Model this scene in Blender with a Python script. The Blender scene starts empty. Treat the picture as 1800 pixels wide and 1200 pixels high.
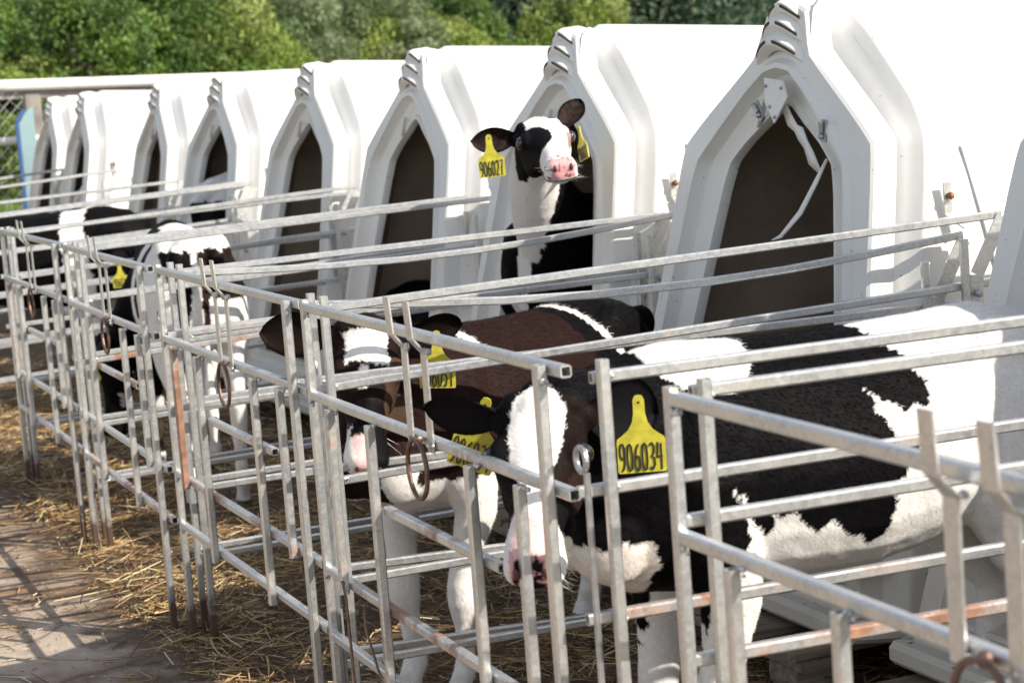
import bpy, math, random
import numpy as np
from mathutils import Vector, Matrix, noise
random.seed(7); RNG=np.random.default_rng(7)
D=bpy.data; SC=bpy.context.scene; COL=SC.collection
R=math.radians
# ------------------------------------------------------------------ camera
YAW,PITCH,ROLL,CAMH=R(22.1998),R(7.2806),R(-4.35657),1.375
f_=Vector((math.sin(YAW)*math.cos(PITCH),math.cos(YAW)*math.cos(PITCH),-math.sin(PITCH)))
r_=Vector((math.cos(YAW),-math.sin(YAW),0)); u_=r_.cross(f_)
r2=r_*math.cos(ROLL)+u_*math.sin(ROLL); u2=-r_*math.sin(ROLL)+u_*math.cos(ROLL)
cd=D.cameras.new('camera'); cam=D.objects.new('camera',cd); COL.objects.link(cam); SC.camera=cam
M=Matrix((( r2.x,u2.x,-f_.x,0),(r2.y,u2.y,-f_.y,0),(r2.z,u2.z,-f_.z,CAMH),(0,0,0,1)))
cam.matrix_world=M
cd.sensor_width=36; cd.lens=3522.2/1800*36; cd.clip_end=3000; cd.clip_start=.05
cd.dof.use_dof=True; cd.dof.focus_distance=4.0; cd.dof.aperture_fstop=8
# ------------------------------------------------------------------ sky and sun
SUN=Vector((.82,-1.12,1.0)).normalized()
el=math.asin(SUN.z); az=math.atan2(SUN.x,SUN.y)
w=D.worlds.new('World'); SC.world=w; w.use_nodes=True
nt=w.node_tree; nt.nodes.clear()
sk=nt.nodes.new('ShaderNodeTexSky'); sk.sky_type='NISHITA'; sk.sun_disc=False
sk.sun_elevation=el; sk.sun_rotation=az
bg=nt.nodes.new('ShaderNodeBackground'); bg.inputs[1].default_value=.115
ow=nt.nodes.new('ShaderNodeOutputWorld'); hs=nt.nodes.new('ShaderNodeHueSaturation'); hs.inputs['Saturation'].default_value=.5; nt.links.new(sk.outputs[0],hs.inputs['Color']); nt.links.new(hs.outputs[0],bg.inputs[0]); nt.links.new(bg.outputs[0],ow.inputs[0])
sl=D.lights.new('sun','SUN'); sl.energy=4.2; sl.angle=R(.53); sl.color=(1,.92,.80)
so=D.objects.new('sun',sl); COL.objects.link(so); so.rotation_euler=SUN.to_track_quat('Z','Y').to_euler(); so.location=(0,0,20)
SC.view_settings.view_transform='Standard'; SC.view_settings.look='None'; SC.view_settings.exposure=.86; SC.view_settings.gamma=1
SC.render.engine='CYCLES'; SC.cycles.max_bounces=7; SC.cycles.diffuse_bounces=4
# ------------------------------------------------------------------ materials
def mat(name):
    m=D.materials.new(name); m.use_nodes=True; n=m.node_tree.nodes; b=n['Principled BSDF']
    return m,m.node_tree,b
def N(nt,t,**k):
    n=nt.nodes.new(t)
    for a,v in k.items():
        if a[0]=='i' and a[1:].isdigit(): n.inputs[int(a[1:])].default_value=v
        else: setattr(n,a,v)
    return n
def ramp(nt,fac,stops):
    r=nt.nodes.new('ShaderNodeValToRGB'); e=r.color_ramp.elements
    while len(e)<len(stops): e.new(.5)
    for k,(p,c) in enumerate(stops):
        e[k].position=p; e[k].color=(c,c,c,1) if not hasattr(c,'__len__') else (*c,1)
    nt.links.new(fac,r.inputs[0]); return r.outputs[0]
def mix(nt,fac,a,b,mode='MIX'):
    m=nt.nodes.new('ShaderNodeMix'); m.data_type='RGBA'; m.blend_type=mode
    for sck,v in ((m.inputs[0],fac),(m.inputs[6],a),(m.inputs[7],b)):
        if hasattr(v,'is_linked'): nt.links.new(v,sck)
        elif hasattr(v,'__len__'): sck.default_value=(*v[:3],1)
        else: sck.default_value=v
    return m.outputs[2]
def noi(nt,vec,scale,detail=4,rough=.55,dist=0):
    n=N(nt,'ShaderNodeTexNoise'); n.inputs['Scale'].default_value=scale; n.inputs['Detail'].default_value=detail
    n.inputs['Roughness'].default_value=rough; n.inputs['Distortion'].default_value=dist
    nt.links.new(vec,n.inputs['Vector']); return n.outputs[0]
def math_(nt,op,a,b=None,clamp=False):
    m=nt.nodes.new('ShaderNodeMath'); m.operation=op; m.use_clamp=clamp
    for i,v in enumerate((a,b)):
        if v is None: continue
        if hasattr(v,'is_linked'): nt.links.new(v,m.inputs[i])
        else: m.inputs[i].default_value=v
    return m.outputs[0]
def bump(nt,b,h,s,dist=.002):
    n=nt.nodes.new('ShaderNodeBump'); n.inputs['Strength'].default_value=s; n.inputs['Distance'].default_value=dist
    nt.links.new(h,n.inputs['Height']); nt.links.new(n.outputs[0],b.inputs['Normal'])
def objvec(nt,world=False):
    if world:
        g=nt.nodes.new('ShaderNodeNewGeometry'); return g.outputs['Position']
    t=nt.nodes.new('ShaderNodeTexCoord'); o=nt.nodes.new('ShaderNodeObjectInfo')
    v=nt.nodes.new('ShaderNodeVectorMath'); v.operation='ADD'; nt.links.new(t.outputs['Object'],v.inputs[0])
    s=nt.nodes.new('ShaderNodeVectorMath'); s.operation='SCALE'; s.inputs[0].default_value=(13,7,5); nt.links.new(o.outputs['Random'],s.inputs['Scale'])
    nt.links.new(s.outputs[0],v.inputs[1]); return v.outputs[0]
def simple(name,col,rough=.6,metal=0,var=.15,scale=20,bs=0,bscale=60):
    m,t,b=mat(name); v=objvec(t)
    n=noi(t,v,scale); c=ramp(t,n,[(.3,tuple(x*(1-var) for x in col)),(.7,tuple(min(1,x*(1+var)) for x in col))])
    t.links.new(c,b.inputs['Base Color']); b.inputs['Roughness'].default_value=rough; b.inputs['Metallic'].default_value=metal
    if bs: bump(t,b,noi(t,v,bscale),bs)
    return m
def galv(name,rust):
    m,t,b=mat(name); v=objvec(t)
    sp=N(t,'ShaderNodeTexVoronoi'); sp.inputs['Scale'].default_value=190; t.links.new(v,sp.inputs['Vector'])
    spc=N(t,'ShaderNodeSeparateColor'); t.links.new(sp.outputs['Color'],spc.inputs[0])
    base=ramp(t,spc.outputs[0],[(0,(.50,.51,.52)),(1,(.64,.645,.64))])
    st=N(t,'ShaderNodeTexNoise'); st.inputs['Scale'].default_value=9; st.inputs['Detail'].default_value=6; t.links.new(v,st.inputs['Vector'])
    base=mix(t,ramp(t,st.outputs[0],[(.42,0),(.68,.6)]),base,(.74,.72,.67))
    fine=noi(t,v,70,5,.7); base=mix(t,ramp(t,fine,[(.60,0),(.78,.5)]),base,(.20,.195,.19))
    rr=noi(t,v,5.5,6,.65); rm=ramp(t,rr,[(.66-rust*.42,0),(.74-rust*.36,.92)])
    rc=ramp(t,noi(t,v,34,4),[(.3,(.13,.052,.024)),(.7,(.34,.16,.085))])
    # rust climbs from the foot of a post that stands in wet straw
    g=t.nodes.new('ShaderNodeNewGeometry'); sx=N(t,'ShaderNodeSeparateXYZ'); t.links.new(g.outputs['Position'],sx.inputs[0])
    ft=math_(t,'ADD',sx.outputs[2],math_(t,'MULTIPLY',noi(t,v,25),.12)); fm=ramp(t,ft,[(.15,1),(.21,0)])
    col=mix(t,rm,base,rc); col=mix(t,fm,col,(.085,.05,.035))
    t.links.new(col,b.inputs['Base Color']); mx=math_(t,'MAXIMUM',rm,fm)
    t.links.new(math_(t,'SUBTRACT',.86,mx,True),b.inputs['Metallic'])
    t.links.new(ramp(t,fine,[(.3,.30),(.7,.48)]),b.inputs['Roughness'])
    bump(t,b,noi(t,v,120,5,.7),.25,.001)
    return m
M_GALV=galv('galvanised steel',.0); M_GALV2=galv('worn galvanised steel',.12); M_RUST=galv('rusty steel',.38); M_RUST2=galv('heavily rusted steel',.75)
M_RING=simple('brown rusty rod',(.16,.10,.075),.4,.6,.5,40)
M_BOLT=simple('rusty bolt',(.23,.09,.05),.7,.2,.4,60)
M_ZINC=simple('zinc hardware',(.42,.43,.45),.33,.8,.25,50)
def plastic():
    m,t,b=mat('white moulded plastic'); v=objvec(t)
    n=noi(t,v,2.3,5,.6); c=ramp(t,n,[(.3,(.71,.695,.665)),(.7,(.775,.76,.73))])
    g=t.nodes.new('ShaderNodeNewGeometry'); sx=N(t,'ShaderNodeSeparateXYZ'); t.links.new(g.outputs['Position'],sx.inputs[0])
    low=ramp(t,math_(t,'ADD',sx.outputs[2],math_(t,'MULTIPLY',noi(t,v,9,6,.7),.5)),[(.30,.75),(.85,0)])
    c=mix(t,low,c,(.50,.46,.38))
    mk=N(t,'ShaderNodeTexNoise'); mk.inputs['Scale'].default_value=34; mk.inputs['Detail'].default_value=2
    vv=t.nodes.new('ShaderNodeMapping'); vv.inputs['Scale'].default_value=(1,1,.35); t.links.new(v,vv.inputs[0]); t.links.new(vv.outputs[0],mk.inputs['Vector'])
    lowf=ramp(t,sx.outputs[2],[(.25,1),(.9,.0)])
    spk=math_(t,'MULTIPLY',ramp(t,mk.outputs[0],[(.70,0),(.73,1)]),lowf); c=mix(t,spk,c,(.10,.07,.04))
    tiny=ramp(t,noi(t,v,85,1),[(.765,0),(.775,.8)]); c=mix(t,tiny,c,(.25,.22,.2))
    scr=N(t,'ShaderNodeTexNoise'); scr.inputs['Scale'].default_value=6; scr.inputs['Detail'].default_value=6
    mp=t.nodes.new('ShaderNodeMapping'); mp.inputs['Scale'].default_value=(1,1,.12); t.links.new(v,mp.inputs[0]); t.links.new(mp.outputs[0],scr.inputs['Vector'])
    c=mix(t,ramp(t,scr.outputs[0],[(.60,0),(.78,.35)]),c,(.62,.55,.47))
    t.links.new(c,b.inputs['Base Color']); b.inputs['Roughness'].default_value=.42
    bump(t,b,noi(t,v,7,3),.12,.02)
    return m
M_PLA=plastic()
M_INNER=simple('shade brown inner wall',(.42,.335,.26),.8,0,.3,3)  # the shade inside the white hutch is put into this brown
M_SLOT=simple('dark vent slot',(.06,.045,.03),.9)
M_WOOD=None
def wood():
    m,t,b=mat('weathered pallet wood'); v=objvec(t)
    mp=t.nodes.new('ShaderNodeMapping'); mp.inputs['Scale'].default_value=(2,30,30); t.links.new(v,mp.inputs[0])
    n=noi(t,mp.outputs[0],2,6,.6,.6); c=ramp(t,n,[(.25,(.09,.065,.045)),(.55,(.22,.17,.125)),(.8,(.33,.28,.22))])
    t.links.new(c,b.inputs['Base Color']); b.inputs['Roughness'].default_value=.85; bump(t,b,n,.5,.004)
    return m
M_WOOD=wood()
def coat():
    m,t,b=mat('calf coat'); a=N(t,'ShaderNodeAttribute',attribute_name='Col')
    g=objvec(t); n=noi(t,g,140,3,.7)
    c=mix(t,.28,a.outputs[0],ramp(t,n,[(.3,.35),(.7,1.0)]),'MULTIPLY')
    t.links.new(c,b.inputs['Base Color']); b.inputs['Roughness'].default_value=.62; b.inputs['Specular IOR Level'].default_value=.05
    
    bump(t,b,n,.35,.002)
    return m
M_COAT=coat()
def furm():
    m,t,b=mat('calf hair'); a=N(t,'ShaderNodeAttribute',attribute_name='Col'); d=t.nodes.new('ShaderNodeBsdfDiffuse'); t.links.new(a.outputs[0],d.inputs[0]); t.links.new(d.outputs[0],t.nodes['Material Output'].inputs[0]); return m
    t.links.new(a.outputs[0],b.inputs['Base Color']); b.inputs['Roughness'].default_value=.55; b.inputs['Specular IOR Level'].default_value=.12
    return m
M_FUR=furm()
M_EYE,_t,_b=mat('wet dark eye'); _b.inputs['Base Color'].default_value=(.012,.008,.008,1); _b.inputs['Roughness'].default_value=.06; _b.inputs['Coat Weight'].default_value=1
M_NOST=simple('nostril',(.10,.03,.03),.5)
M_TAG=simple('yellow tag plastic',(.45,.40,.035),.45,0,.22,55)
M_INK=simple('black marker ink',(.012,.012,.012),.5)
def ground_mat():
    m,t,b=mat('concrete yard'); v=objvec(t,True)
    n1=noi(t,v,1.1,6,.6,.4); n2=noi(t,v,14,6,.7); n3=noi(t,v,90,3,.7)
    c=ramp(t,n1,[(.30,(.30,.22,.155)),(.5,(.43,.335,.26)),(.7,(.52,.44,.365))])
    c=mix(t,.55,c,ramp(t,n2,[(.3,.55),(.7,1.0)]),'MULTIPLY'); c=mix(t,.4,c,ramp(t,n3,[(.3,.6),(.7,1.1)]),'MULTIPLY')
    sx=N(t,'ShaderNodeSeparateXYZ'); t.links.new(v,sx.inputs[0])
    d=math_(t,'ADD',sx.outputs[0],math_(t,'MULTIPLY',math_(t,'SUBTRACT',noi(t,v,3.3,5,.65),.5),1.5))
    dm=ramp(t,d,[(.78,.0),(1.15,.93)])
    cr=ramp(t,noi(t,v,22,5,.7),[(.3,(.035,.022,.012)),(.7,(.13,.08,.042))])
    c=mix(t,dm,c,cr)
    stn=ramp(t,noi(t,v,2.4,4,.6,1.0),[(.50,0),(.72,.7)]); c=mix(t,stn,c,(.27,.155,.085))
    crk=N(t,'ShaderNodeTexVoronoi',feature='DISTANCE_TO_EDGE'); crk.inputs['Scale'].default_value=.9
    nv=N(t,'ShaderNodeTexNoise'); nv.inputs['Scale'].default_value=3; t.links.new(v,nv.inputs['Vector'])
    dv=t.nodes.new('ShaderNodeVectorMath'); dv.operation='MULTIPLY_ADD'; dv.inputs[1].default_value=(.5,.5,0); t.links.new(nv.outputs[1],dv.inputs[0]); t.links.new(v,dv.inputs[2]); t.links.new(dv.outputs[0],crk.inputs['Vector'])
    c=mix(t,ramp(t,crk.outputs[0],[(.0,.7),(.012,0)]),c,(.05,.035,.025))
    t.links.new(c,b.inputs['Base Color']); b.inputs['Roughness'].default_value=.85
    bump(t,b,math_(t,'ADD',n2,math_(t,'MULTIPLY',n3,.4)),.6,.01)
    return m
M_GROUND=ground_mat()
def attrmat(name,rough=.8,trans=0):
    m,t,b=mat(name); a=N(t,'ShaderNodeAttribute',attribute_name='Col'); t.links.new(a.outputs[0],b.inputs['Base Color']); b.inputs['Roughness'].default_value=rough
    if trans:
        tr=t.nodes.new('ShaderNodeBsdfTranslucent'); t.links.new(a.outputs[0],tr.inputs[0]); ms=t.nodes.new('ShaderNodeMixShader'); ms.inputs[0].default_value=trans
        o=t.nodes['Material Output']; t.links.new(b.outputs[0],ms.inputs[1]); t.links.new(tr.outputs[0],ms.inputs[2]); t.links.new(ms.outputs[0],o.inputs[0])
    return m
M_STRAW=attrmat('straw',.6); M_LEAF=attrmat('leaves',.55,.35)
M_BARK=simple('bark',(.13,.105,.08),.9,0,.4,8); M_PALEBARK=simple('pale birch bark',(.42,.37,.30),.9,0,.35,4)
M_GRASSG=simple('meadow ground',(.085,.13,.03),.9,0,.35,.6)
M_HILL=simple('wooded slope',(.012,.028,.010),.95,0,.5,.4)
M_PIPE=None
def pipem():
    m,t,b=mat('white painted pipe with rust'); v=objvec(t,True); n=noi(t,v,2.6,6,.7)
    c=mix(t,ramp(t,n,[(.54,0),(.66,.9)]),(.72,.70,.66),(.30,.15,.09)); t.links.new(c,b.inputs['Base Color']); b.inputs['Roughness'].default_value=.5; return m
M_PIPE=pipem()
M_CONC=simple('grey concrete',(.22,.20,.18),.9,0,.3,6,.4,20)
M_CYAN=simple('pale cyan board',(.20,.30,.32),.6,0,.1,5); M_BLUE=simple('blue painted frame',(.03,.08,.22),.5)
# ------------------------------------------------------------------ mesh helpers
class G:
    def __init__(s): s.v=[]; s.f=[]; s.c=None
    def add(s,v,f):
        o=len(s.v); s.v+= [tuple(map(float,p)) for p in v]; s.f+=[tuple(i+o for i in q) for q in f]
    def build(s,name,m,parent=None,smooth=False,auto=None):
        me=D.meshes.new(name); me.from_pydata(s.v,[],s.f); me.validate()
        if m: me.materials.append(m)
        if smooth: me.polygons.foreach_set('use_smooth',[True]*len(me.polygons))
        me.update(); o=D.objects.new(name,me); COL.objects.link(o)
        if parent: o.parent=parent
        if auto: me.set_sharp_from_angle(angle=R(auto))
        return o
def thing(name,label,cat,loc=(0,0,0),rz=0,group=None):
    o=D.objects.new(name,None); COL.objects.link(o); o.location=loc; o.rotation_euler=(0,0,rz); o.empty_display_size=.1
    o['label']=label; o['category']=cat
    if group: o['group']=group
    return o
def tag(o,label,cat,group=None): o['label']=label; o['category']=cat; 
def structure(o): o['kind']='structure'; return o
def dup(root,loc,rz,label,group=None):
    def cp(o,par):
        c=o.copy(); COL.objects.link(c)
        if par: c.parent=par
        for ch in o.children: cp(ch,c)
        return c
    r=cp(root,None); r.location=loc; r.rotation_euler=(0,0,rz); r['label']=label
    if group: r['group']=group
    return r
def bar(g,p0,p1,a=.017,b=.017,side=None,hollow=True,ch=.0028):
    p0=Vector(p0);p1=Vector(p1); d=(p1-p0).normalized()
    s=Vector(side) if side else (Vector((0,0,1)) if abs(d.z)<.9 else Vector((1,0,0)))
    s=(s-d*s.dot(d)).normalized(); t=d.cross(s)
    def ring(o,A,B,c): return [o+s*x+t*y for x,y in ((A-c,B),(A,B-c),(A,-B+c),(A-c,-B),(-A+c,-B),(-A,-B+c),(-A,B-c),(-A+c,B))]
    A,B=a/2,b/2; ch=min(ch,A*.5,B*.5); v=ring(p0,A,B,ch)+ring(p1,A,B,ch); f=[(i,(i+1)%8,8+(i+1)%8,8+i) for i in range(8)]
    if hollow and min(a,b)>.015:
        k=len(v)
        for o,sg in ((p0,1),(p1,-1)):
            v+=ring(o,A-.0025,B-.0025,.001)+ring(o+d*sg*.05,A-.0025,B-.0025,.001)
        for e,base in ((0,0),(1,8)):
            k0=k+e*16
            for i in range(8):
                j=(i+1)%8; f.append((base+i,base+j,k0+j,k0+i)); f.append((k0+i,k0+j,k0+8+j,k0+8+i))
            f.append(tuple(k0+8+i for i in range(8)))
    else: f+=[tuple(range(8)),tuple(range(8,16))]
    g.add(v,f)
def path(g,pts,r,n=8,closed=False):
    P=[Vector(p) for p in pts]; m=len(P); v=[];f=[]; prev=None
    rr=r if hasattr(r,'__len__') else [r]*m
    for i in range(m):
        a=P[i-1] if (i or closed) else P[0]; b=P[(i+1)%m] if (i<m-1 or closed) else P[-1]
        d=(b-a).normalized()
        if prev is None: s=d.orthogonal().normalized()
        else:
            s=prev-d*prev.dot(d); s=s.normalized() if s.length>1e-6 else d.orthogonal().normalized()
        prev=s; t=d.cross(s)
        v+=[P[i]+(s*math.cos(2*math.pi*k/n)+t*math.sin(2*math.pi*k/n))*rr[i] for k in range(n)]
    for i in range(m if closed else m-1):
        j=(i+1)%m
        for k in range(n): f.append((i*n+k,i*n+(k+1)%n,j*n+(k+1)%n,j*n+k))
    if not closed: f+=[tuple(range(n))[::-1],tuple((m-1)*n+k for k in range(n))]
    g.add(v,f)
def ellip(g,c,r,rot=None,nu=16,nv=10):
    v=[];f=[]; c=Vector(c)
    for i in range(nv+1):
        th=math.pi*i/nv
        for j in range(nu):
            p=Vector((r[0]*math.sin(th)*math.cos(2*math.pi*j/nu),r[1]*math.sin(th)*math.sin(2*math.pi*j/nu),r[2]*math.cos(th)))
            v.append(c+(rot@p if rot else p))
    for i in range(nv):
        for j in range(nu): f.append((i*nu+j,(i+1)*nu+j,(i+1)*nu+(j+1)%nu,i*nu+(j+1)%nu))
    g.add(v,f)
def lump(g,c,r): ellip(g,c,(r,r*random.uniform(.7,1.1),r*random.uniform(.7,1.1)),nu=7,nv=5)
def loft(g,secs,n=20,up=(0,0,1)):
    """secs: (center, halfwidth, halfheight) rings across a chain, closed with fans"""
    P=[Vector(s[0]) for s in secs]; m=len(P); v=[];f=[]; up=Vector(up)
    for i in range(m):
        d=(P[min(i+1,m-1)]-P[max(i-1,0)]).normalized()
        sd=d.cross(up); sd=sd.normalized() if sd.length>.05 else d.orthogonal().normalized()
        u=sd.cross(d).normalized(); _,w,h=secs[i][:3]; e=secs[i][3] if len(secs[i])>3 else 0
        for k in range(n):
            a=2*math.pi*k/n; c,s=math.cos(a),math.sin(a)
            ww=w*(1-e*s)   # e>0: narrower on top
            v.append(P[i]+sd*(ww*c)+u*(h*s))
    for i in range(m-1):
        for k in range(n): f.append((i*n+k,i*n+(k+1)%n,(i+1)*n+(k+1)%n,(i+1)*n+k))
    f+=[tuple(range(n))[::-1],tuple((m-1)*n+k for k in range(n))]
    g.add(v,f)
# ------------------------------------------------------------------ ground
def sheet(name,x0,x1,y0,y1,z,m,nx=1,ny=1,zf=None):
    g=G(); v=[(x0+(x1-x0)*i/nx,y0+(y1-y0)*j/ny,0) for j in range(ny+1) for i in range(nx+1)]
    v=[(a,b,z+(zf(a,b) if zf else 0)) for a,b,_ in v]
    g.add(v,[(j*(nx+1)+i,j*(nx+1)+i+1,(j+1)*(nx+1)+i+1,(j+1)*(nx+1)+i) for j in range(ny) for i in range(nx)])
    o=g.build(name,m); return structure(o)
sheet('ground',-600,900,-300,1500,-.03,M_GRASSG)
sheet('concrete_yard',-8,14,-4,17.5,0,M_GROUND)
def hz(x,y): 
    d=max(0,y-62); return min(26,d*.33)
sheet('wooded_hill',-60,160,60,200,-.02,M_HILL,20,20,hz)
def tuft_mesh():
    g=G(); cols=[]
    for i in range(26000):
        x=RNG.uniform(-2,14) ; y=RNG.uniform(17.6,40)
        h=RNG.uniform(.08,.32); a=RNG.uniform(0,math.pi); w_=.02
        dx,dy=math.cos(a)*w_,math.sin(a)*w_; lx,ly=RNG.normal(0,.07),RNG.normal(0,.07)
        g.add([(x-dx,y-dy,-.03),(x+dx,y+dy,-.03),(x+lx,y+ly,h)],[(0,1,2)])
        s=RNG.uniform(.7,1.3); cols+=[(.12*s,.20*s,.035*s,1)]*3
    o=g.build('grass',M_LEAF); a=o.data.color_attributes.new('Col','FLOAT_COLOR','POINT'); a.data.foreach_set('color',np.array(cols,dtype=np.float32).ravel())
    o['kind']='stuff'; o['label']='green grass beyond the yard fence'; o['category']='grass'
tuft_mesh()
# ------------------------------------------------------------------ hutches
def catm(pts,sub):
    """rounded resampling of a control polyline"""
    P=[np.array(p,float) for p in pts]; out=[]
    for i in range(len(P)-1):
        p0=P[i-1] if i else P[0]*2-P[1]; p1,p2=P[i],P[i+1]; p3=P[i+2] if i+2<len(P) else np.array((-p1[0],p1[1]))
        for k in range(sub):
            t=k/sub; c=.5*(2*p1+(p2-p0)*t+(2*p0-5*p1+4*p2-p3)*t*t+(3*p1-p0-3*p2+p3)*t**3)
            l=p1*(1-t)+p2*t; out.append(l*.72+c*.28)
    out.append(P[-1]); return out
BODY=[(.655,.12),(.62,.42),(.58,.70),(.52,1.10),(.495,1.205),(.425,1.285),(.215,1.440),(.088,1.512),(0,1.534)]
FACE=[(.61,.14),(.565,.42),(.525,.70),(.465,1.10),(.445,1.19),(.350,1.258),(.135,1.398),(.090,1.500),(0,1.528)]
ARCH=[(.50,.25),(.47,.42),(.435,.70),(.365,1.06),(.34,1.14),(.25,1.215),(.14,1.30),(.06,1.35),(0,1.36)]
DOOR=[(.39,.30),(.375,.42),(.345,.70),(.262,1.06),(.235,1.135),(.17,1.185),(.09,1.23),(.035,1.265),(0,1.277)]
SUB=4
def closed(pl):
    h=catm(pl,SUB); z0=pl[0][1]; L=[(u,z) for u,z in h]+[(-u,z) for u,z in h[-2::-1]]
    u0=L[-1][0]; L+=[(u0+(-2*u0)*k/8,z0) for k in range(1,8)]
    return np.array(L)
RB,RF,RA,RD=map(closed,(BODY,FACE,ARCH,DOOR))
def lerp(a,b,t): return a*(1-t)+b*t
def inset(r,d):
    c=np.array((0,.75)); q=r-c; l=np.linalg.norm(q,axis=1,keepdims=True); return c+q*(1-d/l)
def xl(z): return -.057-.2*(1.42-z)
def ringpts(r,dx,lean=1.,zs=None):
    return [(xl(z)*lean+(xl(1.0))*(1-lean)+dx, -u, z) for u,z in r]
def make_hutch():
    root=thing('calf_hutch','x','calf hutch',group='white plastic calf hutches in a row')
    rear=inset(RB,.02).copy(); rear[:,1]=.12+(rear[:,1]-.12)*.93
    mid=lerp(RB,rear,.5)
    RX=[ringpts(inset(rear,.06),2.10,0),ringpts(inset(rear,.015),2.07,0),ringpts(rear,2.02,0)]
    for k in range(1,8): RX.append(ringpts(lerp(rear,RB,k/8),lerp(2.02,.150,k/8),k/8))
    RX+=[ringpts(RB,.135),ringpts(RB,.112),ringpts(inset(RB,.003),.105),ringpts(inset(RB,.008),.100)]
    for k,(t,dx) in enumerate(((.30,.090),(.58,.076),(.82,.066),(.95,.062),(1.0,.054))): RX.append(ringpts(lerp(inset(RB,.012),RF,t),dx))
    RX+=[ringpts(RF,.020),ringpts(inset(RF,.002),.006),ringpts(inset(RF,.009),0),ringpts(lerp(RF,RA,.6),0)]
    RX+=[ringpts(inset(RA,-.030),0),ringpts(inset(RA,-.019),-.012),ringpts(inset(RA,-.007),-.012),ringpts(inset(RA,.002),.010),ringpts(lerp(RA,RD,.14),.022)]
    RX+=[ringpts(lerp(RA,RD,.74),.036),ringpts(lerp(RA,RD,.82),.026),ringpts(lerp(RA,RD,.95),.028),ringpts(RD,.040),ringpts(RD,.055)]
    n=len(RB); g=G(); g.add([p for r in RX for p in r],[(i*n+k,(i+1)*n+k,(i+1)*n+(k+1)%n,i*n+(k+1)%n) for i in range(len(RX)-1) for k in range(n)]+[tuple(range(n))])
    o=g.build('shell',M_PLA,root,True,30)
    # inner wall
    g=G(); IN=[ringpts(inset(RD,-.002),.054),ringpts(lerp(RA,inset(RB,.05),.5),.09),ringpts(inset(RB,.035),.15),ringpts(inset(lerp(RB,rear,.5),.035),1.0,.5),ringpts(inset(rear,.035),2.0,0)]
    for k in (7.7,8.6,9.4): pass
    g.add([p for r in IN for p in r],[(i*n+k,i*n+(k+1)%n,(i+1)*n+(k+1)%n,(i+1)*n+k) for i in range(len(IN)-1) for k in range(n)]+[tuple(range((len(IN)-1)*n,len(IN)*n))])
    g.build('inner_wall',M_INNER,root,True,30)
    g=G(); y0=-.522
    Pw=[(.085,1.165),(.097,1.165),(.190,.80),(.150,.80)]; yy=lambda z:-(.495+.168*(1.205-z))
    g.add([(x,yy(z)+.004,z) for x,z in Pw]+[(x,yy(z)-.012,z) for x,z in Pw],[(4,5,6,7),(0,1,5,4),(1,2,6,5),(2,3,7,6),(3,0,4,7)]); g.build('wall_rib',M_PLA,root)
    # flanged foot
    g=G(); R1=[ringpts(inset(RB,-.0),.13),]
    pts=[(xl(.14)+.0,-.60),(xl(.14)+.12,-.66),(1.0,-.66),(1.95,-.62),(2.06,-.60)]
    for s in (1,-1):
        P=[Vector((a,b*s,.145)) for a,b in pts]
        for a,b in zip(P[:-1],P[1:]): bar(g,a,b,.05,.07,hollow=False,ch=.012)
    bar(g,(xl(.14)-.005,-.62,.145),(xl(.14)-.005,.62,.145),.05,.07,hollow=False,ch=.012)
    g.build('foot_flange',M_PLA,root)
    # louvred vent on the apex
    g=G(); prof=[(-.050,1.408),(-.069,1.417),(-.075,1.425),(-.073,1.440),(-.058,1.451),(-.050,1.455),(-.058,1.463),(-.062,1.470),(-.059,1.484),(-.044,1.493),(-.036,1.497),(-.043,1.504),(-.046,1.511),(-.042,1.523),(-.026,1.531),(.030,1.535),(.055,1.527)]
    W=[-1,-.88,-.7,-.45,-.2,0,.2,.45,.7,.88,1]; nn=len(prof); V=[]
    HW=lambda z: .118-.036*(z-1.41)/.13
    def vp(x,z,w_): e=abs(w_); return (x-.020+.030*e**2.4,w_*HW(z),z-.050*e**1.7)
    for w_ in W:
        for x,z in prof: V.append(vp(x,z,w_))
    o_=len(V)
    for sd in (-1,1):
        for x,z in prof: a=vp(x,z,sd); V.append((.045+.35*(z-1.47),a[1]*.97,a[2]-.004))
    F=[(i,(i+1),(i+1)*1,i) for i in ()]
    F=[(i*nn+k,(i+1)*nn+k,(i+1)*nn+k+1,i*nn+k+1) for i in range(len(W)-1) for k in range(nn-1)]
    F+=[(k,k+1,o_+k+1,o_+k) for k in range(nn-1)]+[((len(W)-1)*nn+k,o_+nn+k,o_+nn+k+1,(len(W)-1)*nn+k+1) for k in range(nn-1)]
    g.add(V,F)
    for s in (1,-1):     # raised cheek plates beside the louvres
        P=[(-.056,s*.117,1.350),(-.066,s*.119,1.375),(-.026,s*.090,1.500),(.0,s*.084,1.525),(.05,s*.084,1.505),(.03,s*.112,1.37)]
        g.add([(a,b,c) for a,b,c in P]+[(a,b+s*.013,c) for a,b,c in P],[tuple(range(6)),tuple(range(6,12))]+[(i,(i+1)%6,6+(i+1)%6,6+i) for i in range(6)])
    vent=g.build('vent',M_PLA,root,True,35)
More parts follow.
